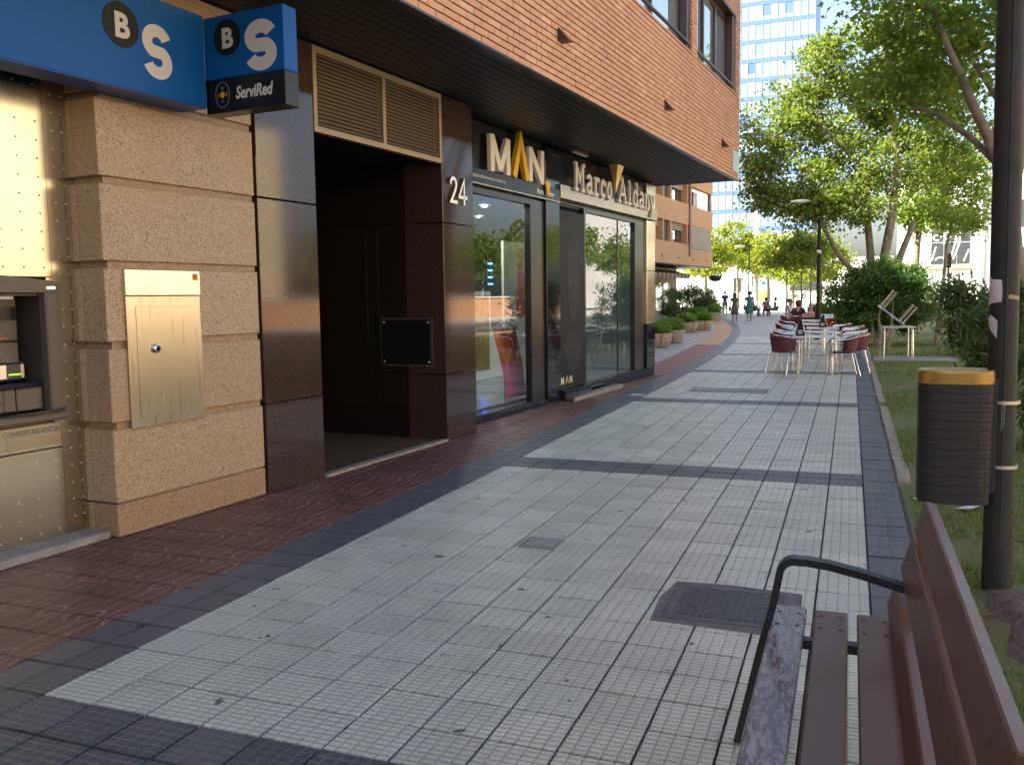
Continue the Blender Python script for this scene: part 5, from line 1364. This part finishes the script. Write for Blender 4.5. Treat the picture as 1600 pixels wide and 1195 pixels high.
def pole_patch(name, label, cat, poly, m, r=.0675):
    t = thing(name, label, cat, M=MP @ Matrix.Translation((0, 0, poly[0][1])))
    xs = [p[0] for p in poly]; n = 8; v, f = [], []
    # grid over the bounding box, clipped by the outline in angle
    zs = sorted({p[1] for p in poly}); z0, z1 = min(zs), max(zs)
    rows = 7
    for j_ in range(rows+1):
        z_ = z0+(z1-z0)*j_/rows
        L_ = []
        for k_ in range(len(poly)):
            p, q = poly[k_], poly[(k_+1) % len(poly)]
            if (p[1]-z_)*(q[1]-z_) <= 0 and abs(p[1]-q[1]) > 1e-9: L_.append(p[0]+(q[0]-p[0])*(z_-p[1])/(q[1]-p[1]))
        a0, a1 = (min(L_), max(L_)) if L_ else (0, 0)
        for i in range(n+1):
            a = R(a0+(a1-a0)*i/n); rr = r+.0008*math.sin(5*z_*20+i)
            v.append((rr*math.cos(a), rr*math.sin(a), z_))
    f = [(j_*(n+1)+i, j_*(n+1)+i+1, (j_+1)*(n+1)+i+1, (j_+1)*(n+1)+i) for j_ in range(rows) for i in range(n)]
    MB().add(v, f, True).build('sheet', m, t, MP)
    return t
pole_patch('paper_notice', 'whole pale paper notice taped to the thick pole', 'notice', [(184,1.455),(252,1.46),(256,1.53),(250,1.60),(186,1.605)], M_paper)
pole_patch('paper_notice', 'torn triangular scrap of paper taped to the pole below the whole notice', 'notice', [(186,1.37),(238,1.30),(240,1.39),(205,1.415),(188,1.41)], M_paper)
pole_patch('tape_strip', 'yellowed strip of tape round the pole beside the paper notice', 'tape', [(278,1.49),(330,1.485),(330,1.505),(278,1.512)], noisy('old tape', (.40,.34,.20), (.25,.2,.12), 30, .5))
pole_patch('sticker_scrap', 'worn sticker scrap on the pole between the two steel straps', 'sticker', [(262,.84),(274,.86),(278,.98),(264,1.0)], noisy('worn sticker', (.22,.22,.17), (.06,.06,.05), 60, .6), .0685)
def litter(label, x, y, poly, zz):
    mb = MB(); b = [(x+p[0], y+p[1], lawn_z(x, y)+zz+p[2]) for p in poly]
    c = (sum(p[0] for p in b)/len(b), sum(p[1] for p in b)/len(b), sum(p[2] for p in b)/len(b)+.012)
    mb.add(b+[c], [(i, (i+1) % len(b), len(b)) for i in range(len(b))])
    tag(mb.build('paper_scrap', M_paper), label, 'litter')
litter('crumpled white paper on the grass under the litter bin', .80, 6.95, [(-.09,-.05,0),(.02,-.07,.01),(.12,.03,.03),(.10,.07,.0),(0,.02,.01)], .02)
litter('small white paper scrap at the edge of the paving before the bin', .50, 7.2, [(-.04,0,0),(.0,-.05,.0),(.05,-.02,.02),(.02,.04,.0)], .02)
litter('tiny paper scrap in the dirt behind the bench back', .56, 4.9, [(-.03,0,0),(.0,-.02,.0),(.03,-.01,.012),(.01,.02,.0)], .02)
lf = MB()
for q in range(60):
    y = rnd.uniform(2.3, 14); x = .46+rnd.random()*(.5+.16*y); a = rnd.uniform(0, 6.28); s_ = rnd.uniform(.018, .04); z_ = lawn_z(x, y)+.012
    c_, d_ = math.cos(a)*s_, math.sin(a)*s_
    lf.add([(x-c_, y-d_, z_), (x+d_*.5, y-c_*.5, z_+.006), (x+c_, y+d_, z_+.004), (x-d_*.5, y+c_*.5, z_+.008)], [(0,1,2,3)])
tag(lf.build('fallen_leaves', noisy('dry leaf', (.22,.12,.04), (.14,.075,.03), 9, .8)), 'dry brown leaves scattered on the worn lawn', 'leaves', kind='stuff')

# covers in the paving
cv = thing('drain_cover', 'square grey iron drain cover set in mortar beside the bench', 'drain cover', (-.53, 4.36, 0))
mo = MB(); mo.prism([(-.86,4.06),(-.30,4.04),(-.19,4.10),(-.20,4.66),(-.55,4.70),(-.84,4.68),(-.88,4.4)], -.02, .0035, ID); mo.build('mortar_bed', noisy('mortar', (.14,.135,.125), (.09,.085,.08), 14, .9), cv)
M_iron = noisy('cast iron', (.085,.085,.088), (.05,.05,.052), 18, .5)
X0, X1, YA, YB = -.82, -.25, 4.12, 4.63
MB().bbox(X0, X1, YA, YA+.035, 0, .008, .002).bbox(X0, X1, YB-.035, YB, 0, .008, .002).bbox(X0, X0+.035, YA+.036, YB-.036, 0, .008, .002).bbox(X1-.035, X1, YA+.036, YB-.036, 0, .008, .002).build('frame', M_iron, cv)
MB().box(X0+.04, X1-.04, YA+.04, YB-.04, 0, .0045).build('plate', M_iron, cv)
st_ = MB(); nx_, ny_ = 13, 12; px_, py_ = (X1-X0-.10)/nx_, (YB-YA-.10)/ny_
for i in range(nx_):
    for j_ in range(ny_): st_.bbox(X0+.05+px_*i+.005, X0+.05+px_*(i+1)-.005, YA+.05+py_*j_+.006, YA+.05+py_*(j_+1)-.006, .004, .0095, .001)
o = st_.build('treads', M_iron, cv); o['kind'] = 'stuff'
uc = thing('utility_cover', 'small worn square cover in the pale tiles in mid walkway', 'cover', (-1.78, 5.17, 0))
MB().bbox(-1.90, -1.66, 5.05, 5.29, -.01, .004, .002).build('frame', noisy('worn cover', (.22,.215,.20), (.15,.145,.135), 30, .7), uc)
MB().bbox(-1.87, -1.69, 5.08, 5.26, 0, .007, .002).build('lid', noisy('worn lid', (.30,.29,.27), (.20,.195,.18), 30, .7), uc)
uc2 = thing('utility_cover', 'long grey repair cover in the tiles before the shop door', 'cover', (-1.9, 14.6, 0))
MB().bbox(-2.4, -1.2, 14.3, 14.9, -.01, .005, .002).build('frame', M_iron, uc2); MB().bbox(-2.36, -1.24, 14.34, 14.86, 0, .008, .002).build('lid', noisy('grey lid', (.24,.235,.22), (.17,.165,.155), 20, .6), uc2)

# ------------------------------------------------------------------ terrace furniture
M_wicker = mat('burgundy wicker', (.13,.018,.024), .5); t = NT(M_wicker); x, y, z = t.sep(t.node('ShaderNodeTexCoord').outputs['Object'])
wv = t.math('SINE', t.math('MULTIPLY', z, 420.0)); wu = t.math('SINE', t.math('MULTIPLY', t.math('ADD', x, y), 300.0))
wp = t.math('MULTIPLY', wv, wu); t.col(t.mix(t.ramp(wp, [(.3, 0.0), (.7, 1.0)]), (.095,.014,.02), (.16,.026,.03))); t.bump(wp, .5, .004)
M_alutube = mat('bright aluminium tube', (.80,.79,.76), .25, 1.0)
M_redplastic = mat('red plastic', (.52,.02,.025), .4); M_greenplastic = mat('dark green plastic', (.05,.075,.03), .5)
def make_chair(name, ms, shell=True):
    t = thing(name, 'x', 'chair', (0, 0, 0))
    s_ = MB(); n = 8; v = []
    for i in range(n+1):
        for j_ in range(n+1):
            a, b = -.20+.41*i/n, -.21+.42*j_/n
            v.append((a, b*(1-.06*(i < 2)), .445-.018*math.cos(b*6)*(1-abs(a)*1.5)+.012*(i == n)*-1))
    s_.add(v, [(i*(n+1)+j_, (i+1)*(n+1)+j_, (i+1)*(n+1)+j_+1, i*(n+1)+j_+1) for i in range(n) for j_ in range(n)], True)
    v2 = [(p[0], p[1], p[2]-.022) for p in v]
    s_.add(v2, [(i*(n+1)+j_+1, (i+1)*(n+1)+j_+1, (i+1)*(n+1)+j_, i*(n+1)+j_) for i in range(n) for j_ in range(n)], True)
    e = MB(); e.tube([(.21,-.2,.425),(.212,0,.42),(.21,.2,.425)], .014, 6); s_.v += []
    s_.build('seat', ms, t); 
    b_ = MB(); m_ = 16; rows = 6
    for (k_, sgn) in ((0, 1), (.014, -1)):
        v = []
        for j_ in range(rows+1):
            h = j_/rows; z_ = .435+.31*h
            for i in range(m_+1):
                a = R(100+160*i/m_); rr = .235+.035*h+k_
                edge = abs(i/m_-.5)*2
                v.append((rr*math.cos(a)*1.0+.0-.02*h, rr*math.sin(a)*1.02, z_-(.075*edge**3 if j_ == rows else .075*edge**3*h)))
        f = [(j_*(m_+1)+i, j_*(m_+1)+i+1, (j_+1)*(m_+1)+i+1, (j_+1)*(m_+1)+i) for j_ in range(rows) for i in range(m_)]
        b_.add(v, f if sgn < 0 else [q[::-1] for q in f], True)
    b_.build('backrest', ms, t)
    ar = MB(); pts = [(.23,-.245,.0),(.225,-.262,.44),(.21,-.268,.60),(.15,-.272,.665)]
    pts += [((.272)*math.cos(R(a))-.02, .278*math.sin(R(a)), .675+.075*(1-abs(a-180)/80)**.7 if abs(a-180) < 80 else .675) for a in range(258, 101, -12)]
    pts += [(.15,.272,.665),(.21,.268,.60),(.225,.262,.44),(.23,.245,.0)]
    ar.tube(pts, .0125, 7); ar.build('arm_tube', M_alutube, t)
    for s1 in (-1, 1):
        MB().tube([(-.15, s1*.19, .425), (-.20, s1*.215, .40), (-.30, s1*.235, .0)], .0125, 7).build('leg', M_alutube, t)
    MB().tube([(-.16,-.19,.41),(.222,-.255,.40)], .010, 6).tube([(-.16,.19,.41),(.222,.255,.40)], .010, 6).tube([(.222,-.255,.395),(.222,.255,.395)], .010, 6).build('seat_rail', M_alutube, t)
    return t
def make_table():
    t = thing('steel_table', 'x', 'table', (0, 0, 0))
    MB().bbox(-.35, .35, -.35, .35, .705, .728, .006).build('tabletop', M_tabtop, t)
    MB().bbox(-.355, .355, -.355, -.345, .70, .730, .003).bbox(-.355, .355, .345, .355, .70, .730, .003).bbox(-.355, -.345, -.344, .344, .70, .730, .003).bbox(.345, .355, -.344, .344, .70, .730, .003).build('rim', M_alutube, t)
    for sx in (-1, 1):
        for sy in (-1, 1):
            MB().tube([(sx*.22, sy*.30, .698), (sx*.275, sy*.305, .69), (sx*.305, sy*.31, .65), (sx*.315, sy*.315, .0)], .014, 7).tube([(sx*.28, sy*.25, .698), (sx*.285, sy*.275, .66), (sx*.29, sy*.285, .0)], .011, 6).build('leg', M_alutube, t)
    return t
M_tabtop = m_steel('swirled table top', (.74,.74,.72), .28, (30,30,1))
TGp = 'steel tables along the terrace'; CGp = 'burgundy wicker chairs along the terrace'
t0 = make_table(); t0['group'] = TGp
tabs = [(-.62,18.02,.03,'nearest steel terrace table at the edge of the walkway'), (-.66,20.1,-.02,'second steel table of the terrace row, behind the nearest'), (-.62,22.4,.02,'third steel table of the row, with the farther black bottle stand'), (-.95,25.2,0,'fourth steel table of the terrace row'), (-1.05,28.6,.04,'fifth steel table, before the seated woman with auburn hair'), (-1.55,35.0,0,'steel table between the man in white and the auburn haired woman')]
for q, (x, y, a, lab) in enumerate(tabs):
    M = Matrix.Translation((x, y, .002)) @ Matrix.Rotation(a, 4, 'Z')
    if q == 0: t0.matrix_basis = M; t0['label'] = lab
    else: copy_tree(t0, M, lab, TGp)
c0 = make_chair('wicker_chair', M_wicker); c0['group'] = CGp
chs = [(-1.16,17.92,58,'nearest burgundy chair, seen from behind left of the first table'), (-.14,17.80,188,'burgundy chair facing left at the right front of the first table'), (.06,18.62,182,'burgundy chair beyond the front right one, nearest the lawn kerb'),
 (-1.22,18.75,20,'burgundy chair on the walkway side behind the nearest chair'), (-1.28,20.15,2,'burgundy chair at the left of the second table'), (-1.30,20.95,-3,'burgundy chair on the walkway side between second and third tables'), (.04,20.0,180,'burgundy chair at the right of the second table'), (.06,20.85,176,'burgundy chair on the lawn side between second and third tables'),
 (-1.26,22.5,0,'burgundy chair at the left of the third table'), (.02,22.5,180,'burgundy chair at the right of the third table'), (.02,23.4,185,'burgundy chair just beyond the right one of the third table'), (-1.62,25.3,0,'burgundy chair at the left of the fourth table'), (-.26,25.3,180,'burgundy chair at the right of the fourth table'), (-1.75,28.4,5,'burgundy chair at the left of the fifth table'), (-.35,28.6,180,'burgundy chair at the right of the fifth table'), (-.95,26.6,90,'burgundy chair with its back to the walkway before the auburn haired woman'),
 (-2.22,35.6,0,'burgundy chair under the man in the white shirt'), (-1.75,33.4,90,'burgundy chair under the woman with auburn hair'), (-1.28,32.6,95,'burgundy chair under the person with bare shoulders')]
for q, (x, y, a, lab) in enumerate(chs):
    M = Matrix.Translation((x, y, .002)) @ Matrix.Rotation(R(a), 4, 'Z')
    if q == 0: c0.matrix_basis = M; c0['label'] = lab
    else: copy_tree(c0, M, lab, CGp)
rc = make_chair('plastic_chair', M_redplastic)
rc['label'] = 'bright red chair back among the burgundy terrace chairs'; rc.matrix_basis = Matrix.Translation((-.62, 30.3, .002)) @ Matrix.Rotation(R(80), 4, 'Z')
gc0 = make_chair('plastic_chair', M_greenplastic); GGp = 'dark green chairs on the far terrace'; gc0['group'] = GGp
gch = [(-6.9,66.0,100,'leftmost dark green chair of the far terrace'), (-6.3,64.6,60,'dark green chair seen from behind at the far terrace, before the seated group'), (-5.0,65.2,185,'dark green chair right of the seated group'), (-4.3,66.2,170,'empty dark green chair second from the right of the far group'), (-3.6,66.6,200,'empty dark green chair at the right end of the far group'), (-5.7,67.6,270,'dark green chair on the far side of the seated group'), (-2.4,66.0,90,'lone dark green chair nearest the black lamp post')]
for q, (x, y, a, lab) in enumerate(gch):
    M = Matrix.Translation((x, y, 0)) @ Matrix.Rotation(R(a), 4, 'Z')
    if q == 0: gc0.matrix_basis = M; gc0['label'] = lab
    else: copy_tree(gc0, M, lab, GGp)
gt = make_table(); gt['label'] = 'steel table of the far seated group'; gt.matrix_basis = Matrix.Translation((-5.8, 66.0, 0)); gt['group'] = TGp
# black bottle shaped menu stands with a leaning stick
M_label = noisy('grey label', (.40,.39,.37), (.30,.29,.28), 40, .6)
for (x, y, lab) in ((-.90, 18.0, 'black bottle shaped menu stand on the nearest steel table'), (-.62, 22.5, 'black bottle shaped menu stand on the third steel table'), (-1.28, 35.05, 'black bottle shaped menu stand beside the seated woman')):
    t = thing('menu_stand', lab, 'menu stand', (x, y, .731))
    Mx = Matrix.Translation((x, y, .731)) @ Matrix(((1,0,0,0),(0,0,-1,0),(0,1,0,0),(0,0,0,1)))
    b_ = MB(); b_.prism([(-.085,0),(.085,0),(.070,.10),(.040,.20),(.030,.30),(-.008,.30),(-.040,.20),(-.075,.10)], -.02, .02, Mx); b_.build('board', M_black, t)
    l_ = MB(); l_.prism([(-.04,.03),(.045,.03),(.045,.11),(-.04,.11)], .0205, .022, Mx); l_.build('label', M_label, t)
    MB().tube([(x+.13, y-.03, .733), (x+.025, y-.03, 1.04)], .007, 6).build('stick', mat('pale stick', (.50,.36,.20), .7), t)
# steel table on the grass slab with a second table tipped over on it
gt2 = make_table(); gt2['label'] = 'bare steel table standing on the concrete slab in the grass'; gt2.matrix_basis = Matrix.Translation((.99, 22.25, .034)) @ Matrix.Rotation(R(6), 4, 'Z') @ Matrix.Diagonal((1.0, 1, 1.0, 1)); 
tt = thing('tipped_table', 'steel table tipped upside down on top of the table in the grass', 'table', (0, 0, 0))
MB().bbox(-.30, .30, -.30, .30, 0, .022, .004).build('tabletop', mat('dark table underside', (.06,.045,.04), .5), tt)
MB().bbox(-.305, .305, -.305, -.295, -.004, .03, .003).bbox(-.305, .305, .295, .305, -.004, .03, .003).bbox(-.305, -.295, -.294, .294, -.004, .03, .003).bbox(.295, .305, -.294, .294, -.004, .03, .003).build('rim', M_alutube, tt)
for sx in (-1, 1):
    for sy in (-1, 1): MB().tube([(sx*.27, sy*.25, .022), (sx*.275, sy*.26, .47)], .014, 7).tube([(sx*.24, sy*.28, .022), (sx*.245, sy*.285, .46)], .010, 6).build('leg', M_alutube, tt)
tt.matrix_basis = Matrix.Translation((.86, 22.25, 1.005)) @ Matrix.Rotation(R(8), 4, 'Z') @ Matrix.Rotation(R(38), 4, 'Y') @ Matrix.Rotation(R(6), 4, 'X') @ Matrix.Scale(1.05, 4)

# ------------------------------------------------------------------ lamps, traffic light, poles
def street_lamp(label, x, y, h, L, m):
    t = thing('street_lamp', label, 'street lamp', (x, y, 0), group='street lamps on the walkway')
    MB().lathe([(.11,-.05),(.10,.9),(.065,1.0),(.055,h)], 14, Matrix.Translation((x, y, 0))).build('pole', m, t)
    MB().tube([(x,y,h-.12),(x-.12,y,h-.02),(x-.3,y,h)], .03, 8).build('arm', m, t)
    MB().sphere((x-.3-L/2, y, h), L/2, 16, 8, sx=1, sy=.42, sz=.20).build('lamp_head', M_lamphead, t)
    MB().lathe([(.058,h*.62),(.075,h*.62),(.075,h*.62+.12),(.058,h*.62+.12)], 12, Matrix.Translation((x, y, 0))).build('collar', M_strap, t)
M_lamphead = mat('pale lamp head', (.75,.76,.76), .35)
street_lamp('black street lamp with a pale oval head beside the terrace and the hedge', -1.02, 31.5, 4.58, .66, M_black)
street_lamp('far black street lamp among the sunlit trees', -8.1, 78, 5.6, .95, M_black)
wp = thing('white_flagpole', 'pale column standing on the far plaza right of the far lamp', 'column', (-8.5, 88, 0))
MB().lathe([(.42,-.05),(.36,.3),(.26,.4),(.24,9.2),(.0001,9.4)], 16, Matrix.Translation((-8.5, 88, 0))).build('shaft', M_white2, wp); MB().lathe([(.5,-.05),(.5,.25),(.0001,.26)], 16, Matrix.Translation((-8.5, 88, 0))).build('base', M_concrete, wp)
sp_ = thing('steel_mast', 'grey steel mast behind the tree crowns right of the lamp', 'mast', (2.6, 43.6, 0))
MB().lathe([(.10,-.05),(.09,7.9),(.0001,7.92)], 12, Matrix.Translation((2.62, 43.6, 0))).build('shaft', M_concrete, sp_); MB().tube([(2.62,43.6,7.7),(3.1,43.6,7.75)], .02, 6).build('arm', M_concrete, sp_)
tl = thing('traffic_light', 'dark traffic light on a post before the white building', 'traffic light', (6.55, 72, 0))
MB().lathe([(.06,-.05),(.055,3.3)], 10, Matrix.Translation((6.55, 72, 0))).build('post', M_black, tl)
MB().bbox(6.37, 6.73, 71.85, 72.15, 3.25, 4.3, .05).build('housing', M_black, tl)
for k_, c_ in enumerate(((.02,.05,.03), (.05,.03,.01), (.06,.012,.01))):
    MB().lathe([(.0001,.01),(.12,0),(.13,.12),(.12,.12)], 14, Matrix.Translation((6.55, 71.85, 3.44+.33*k_)) @ Matrix.Rotation(R(90), 4, 'X')).build('lens', mat('signal lens', c_, .3), tl)

# ------------------------------------------------------------------ people
M_skin = noisy('skin', (.42,.22,.14), (.38,.19,.12), 30, .6); M_skin2 = noisy('tanned skin', (.30,.15,.09), (.27,.13,.08), 30, .6); M_pinkskin = noisy('fair skin', (.52,.28,.21), (.47,.24,.18), 30, .6)
M_hairdark = noisy('dark hair', (.018,.012,.010), (.03,.02,.016), 60, .5); M_hairred = noisy('auburn hair', (.13,.045,.018), (.09,.03,.012), 60, .5); M_hairgrey = noisy('short grey hair', (.12,.10,.085), (.08,.06,.05), 60, .7)
def cloth(c): return noisy('cloth', c, tuple(q*.7 for q in c), 11, .85)
def person(label, x, y, face, h, pose, skinm, hair, hm, top, bottom, kind, extra=None):
    """face: heading in degrees (0 = +X)"""
    M = Matrix.Translation((x, y, 0)) @ Matrix.Rotation(R(face-90), 4, 'Z') @ Matrix.Scale(h/1.70, 4)
    t = thing('person', label, 'person', M=M)
    sit = pose == 'sit'
    J = {}
    pz = .90 if not sit else .50
    J['pelvis'] = (0,0,pz); J['waist'] = (0,.01,pz+.18); J['chest'] = (0,.0,pz+.38); J['neck'] = (0,.0,pz+.56); J['jaw'] = (0,.015,pz+.64); J['head'] = (0,.01,pz+.72); J['crown'] = (0,0,pz+.785)
    for s_, k in ((-1, 'L'), (1, 'R')):
        J['sh'+k] = (s_*.175,0,pz+.49)
        if pose == 'walk': J['el'+k] = (s_*.235,-.04+.06*s_,pz+.22); J['wr'+k] = (s_*.235,.03+.12*s_,pz-.01); J['ha'+k] = (s_*.235,.05+.13*s_,pz-.10)
        elif pose == 'fold': J['el'+k] = (s_*.25,.05,pz+.24); J['wr'+k] = (s_*.02,.20,pz+.29-.03*s_); J['ha'+k] = (-s_*.09,.19,pz+.31-.03*s_)
        elif sit: J['el'+k] = (s_*.24,.06,pz+.24); J['wr'+k] = (s_*.15,.30,pz+.24); J['ha'+k] = (s_*.12,.38,pz+.25)
        else: J['el'+k] = (s_*.23,-.02,pz+.22); J['wr'+k] = (s_*.25,.05,pz-.01); J['ha'+k] = (s_*.25,.07,pz-.10)
        J['hip'+k] = (s_*.09,0,pz-.04)
        if sit: J['kn'+k] = (s_*.12,.42,pz-.02); J['an'+k] = (s_*.12,.40,.08); J['to'+k] = (s_*.12,.55,.03)
        elif pose == 'walk': J['kn'+k] = (s_*.085,.08+.07*s_,.48); J['an'+k] = (s_*.08,.0+.16*s_,.08+(.03 if s_ < 0 else 0)); J['to'+k] = (s_*.085,.13+.16*s_,.03)
        else: J['kn'+k] = (s_*.10,.02,.48); J['an'+k] = (s_*.11,0,.08); J['to'+k] = (s_*.12,.14,.03)
    rad = dict(pelvis=(.135,.10), waist=(.115,.085), chest=(.135,.09), neck=(.05,.052), jaw=(.058,.068), head=(.078,.09), crown=(.055,.065))
    for k in 'LR': rad.update({'sh'+k:(.055,.055), 'el'+k:(.038,.038), 'wr'+k:(.026,.026), 'ha'+k:(.034,.02), 'hip'+k:(.085,.085), 'kn'+k:(.055,.055), 'an'+k:(.036,.036), 'to'+k:(.038,.028)})
    E_ = [('pelvis','waist'),('waist','chest'),('chest','neck'),('neck','jaw'),('jaw','head'),('head','crown')]
    for k in 'LR': E_ += [('chest','sh'+k),('sh'+k,'el'+k),('el'+k,'wr'+k),('wr'+k,'ha'+k),('pelvis','hip'+k),('hip'+k,'kn'+k),('kn'+k,'an'+k),('an'+k,'to'+k)]
    def sk(name, keys, m, grow, over={}, subd=1):
        keys = [k for k in keys]; ix = {k: i for i, k in enumerate(keys)}
        ed = [(ix[a], ix[b]) for a, b in E_ if a in ix and b in ix]
        vv = [over.get(k, (J[k], None))[0] if k in over else J[k] for k in keys]
        rr = [tuple(q+grow for q in rad[k]) for k in keys]
        return skin(name, vv, ed, rr, m, t, M, subd)
    sk('body', list(J), skinm, 0, subd=2)
    # face
    hz = J['head'][2]
    fc = MB()
    for s_ in (-1, 1): fc.sphere((s_*.030, .098, hz-.012), .010, 6, 4, M=M)
    fc.build('eyes', M_hairdark, t)
    fc = MB(); fc.sphere((0, .108, hz-.040), .014, 6, 5, sz=1.5, M=M); fc.build('nose', skinm, t)
    fc = MB(); fc.sphere((0, .092, hz-.078), .020, 6, 4, sy=.4, sz=.3, M=M); fc.build('mouth', mat('lips', (.30,.10,.08), .6), t)
    fc = MB()
    for s_ in (-1, 1): fc.sphere((s_*.088, .005, hz-.02), .026, 6, 5, sx=.4, M=M)
    fc.build('ears', skinm, t)
    if hair == 'short':
        hh = MB(); hh.sphere((0, -.022, hz+.030), .098, 14, 8, sx=.95, sy=1.06, sz=.92, M=M); hh.build('hair', hm, t)
    elif hair == 'bob':
        hh = MB(); hh.sphere((0, -.035, hz+.015), .118, 14, 10, sx=1.02, sy=1.0, sz=1.12, M=M); hh.build('hair', hm, t)
    elif hair == 'long':
        hh = MB(); hh.sphere((0, -.030, hz+.020), .108, 14, 8, sx=1, sy=1.02, sz=1.05, M=M); hh.lathe([(.02,hz-.30),(.075,hz-.26),(.10,hz-.12),(.10,hz),(.06,hz+.06)], 12, M @ Matrix.Translation((0,-.055,0)), sx=1.1, sy=.6); hh.build('hair', hm, t)
    if top:
        over = {'elL': (Vector(J['shL']).lerp(Vector(J['elL']), .62), None), 'elR': (Vector(J['shR']).lerp(Vector(J['elR']), .62), None)}
        over = {k: (tuple(v[0]), None) for k, v in over.items()}
        keys = ['pelvis','waist','chest','shL','shR','elL','elR']
        over['neck'] = ((0,0,pz+.50), None)
        sk('shirt', keys, cloth(top), .022, over)
    if kind == 'shorts' or kind == 'trousers':
        keys = ['pelvis','hipL','hipR','knL','knR'] + (['anL','anR'] if kind == 'trousers' else [])
        over = {} if kind == 'trousers' else {k: (tuple(Vector(J['hip'+k[-1]]).lerp(Vector(J[k]), .88)), None) for k in ('knL','knR')}
        sk('shorts' if kind == 'shorts' else 'trousers', keys, cloth(bottom), .020, over)
    if kind == 'dress':
        d = MB(); d.lathe([(.10,pz+.53),(.155,pz+.46),(.15,pz+.36),(.128,pz+.20),(.165,pz+.02),(.20,pz-.20),(.235,pz-.44),(.225,pz-.45)], 18, M, True, 1.05, .80); d.build('dress', cloth(bottom), t)
        sl = MB()
        for k in 'LR': sl.tube([M @ Vector(J['sh'+k]), M @ Vector(J['sh'+k]).lerp(Vector(J['el'+k]), .5)], [.072*h/1.7, .060*h/1.7], 8)
        sl.build('sleeves', cloth(bottom), t)
    sh_ = MB()
    for k in 'LR':
        a, b = Vector(J['an'+k]), Vector(J['to'+k]); sh_.tube([M @ (a+Vector((0,-.05,-.03))), M @ (a+Vector((0,.0,-.03))), M @ (b+Vector((0,.03,.0)))], [.035, .046, .034], 8)
    sh_.build('shoes', M_hairdark if kind != 'dress' else M_trim, t)
    if extra: extra(t, M, J)
    return t
def bag(side, m, z_=.80, sz_=.16):
    def f(t, M, J):
        b = MB(); b.bbox(side*.28-.05, side*.28+.05, -.14, .16, z_-sz_, z_+sz_, .04, M); q = b.build('handbag', m, t)
        MB().tube([M @ Vector((side*.28,-.1,z_+sz_-.01)), M @ Vector((side*.19,-.04,1.42)), M @ Vector((side*.28,.12,z_+sz_-.01))], .012, 5).build('strap', m, q)
    return f
M_bagb = mat('brown bag', (.16,.075,.035), .6); M_bagt = mat('tan bag', (.34,.20,.11), .7); M_bagk = mat('dark bag', (.03,.03,.03), .6)
person('man in a blue polo shirt and khaki shorts walking away on the far plaza', -8.72, 67.6, 92, 1.76, 'walk', M_skin2, 'short', M_hairdark, (.04,.07,.22), (.17,.14,.09), 'shorts')
person('woman with dark hair in a grey patterned dress walking away', -6.12, 51.6, 88, 1.62, 'walk', M_skin2, 'long', M_hairdark, None, (.10,.095,.08), 'dress', bag(-1, M_bagk))
person('woman with dark curly hair in a turquoise dress carrying a brown bag', -5.42, 52.6, 95, 1.68, 'walk', M_skin2, 'bob', M_hairdark, None, (.03,.17,.20), 'dress', bag(-1, M_bagb))
person('person in a pale tee shirt with folded arms standing behind the planters', -9.2, 60.0, -75, 1.68, 'fold', M_skin, 'short', M_hairred, (.42,.42,.44), (.30,.34,.42), 'trousers')
person('person in a white top and black trousers standing behind the folded armed one', -10.1, 68.5, 60, 1.72, 'stand', M_skin2, 'short', M_hairdark, (.50,.48,.48), (.02,.02,.022), 'trousers')
person('seated person in white at the left of the far group', -6.5, 65.4, 20, 1.68, 'sit', M_skin2, 'short', M_hairgrey, (.62,.63,.66), (.10,.10,.08), 'trousers')
person('seated woman in a mauve top at the near side of the far group', -5.55, 64.9, 100, 1.66, 'sit', M_skin2, 'bob', M_hairdark, (.24,.13,.14), (.03,.03,.04), 'trousers')
person('seated woman in a violet top at the right of the far group', -5.05, 66.3, 190, 1.66, 'sit', M_skin2, 'bob', M_hairdark, (.20,.12,.17), (.05,.05,.05), 'trousers')
person('man in a white tee shirt seated at the terrace facing right', -2.15, 35.5, 0, 1.74, 'sit', M_skin, 'short', M_hairgrey, (.72,.74,.82), (.06,.06,.07), 'trousers')
person('woman with auburn hair seated with her back turned', -1.74, 33.35, 88, 1.66, 'sit', M_pinkskin, 'bob', M_hairred, (.03,.025,.025), (.03,.025,.025), 'trousers')
person('person with cropped hair and bare shoulders seated beside the auburn haired woman', -1.28, 32.6, 100, 1.52, 'sit', M_pinkskin, None, None, None, (.12,.03,.03), 'trousers')
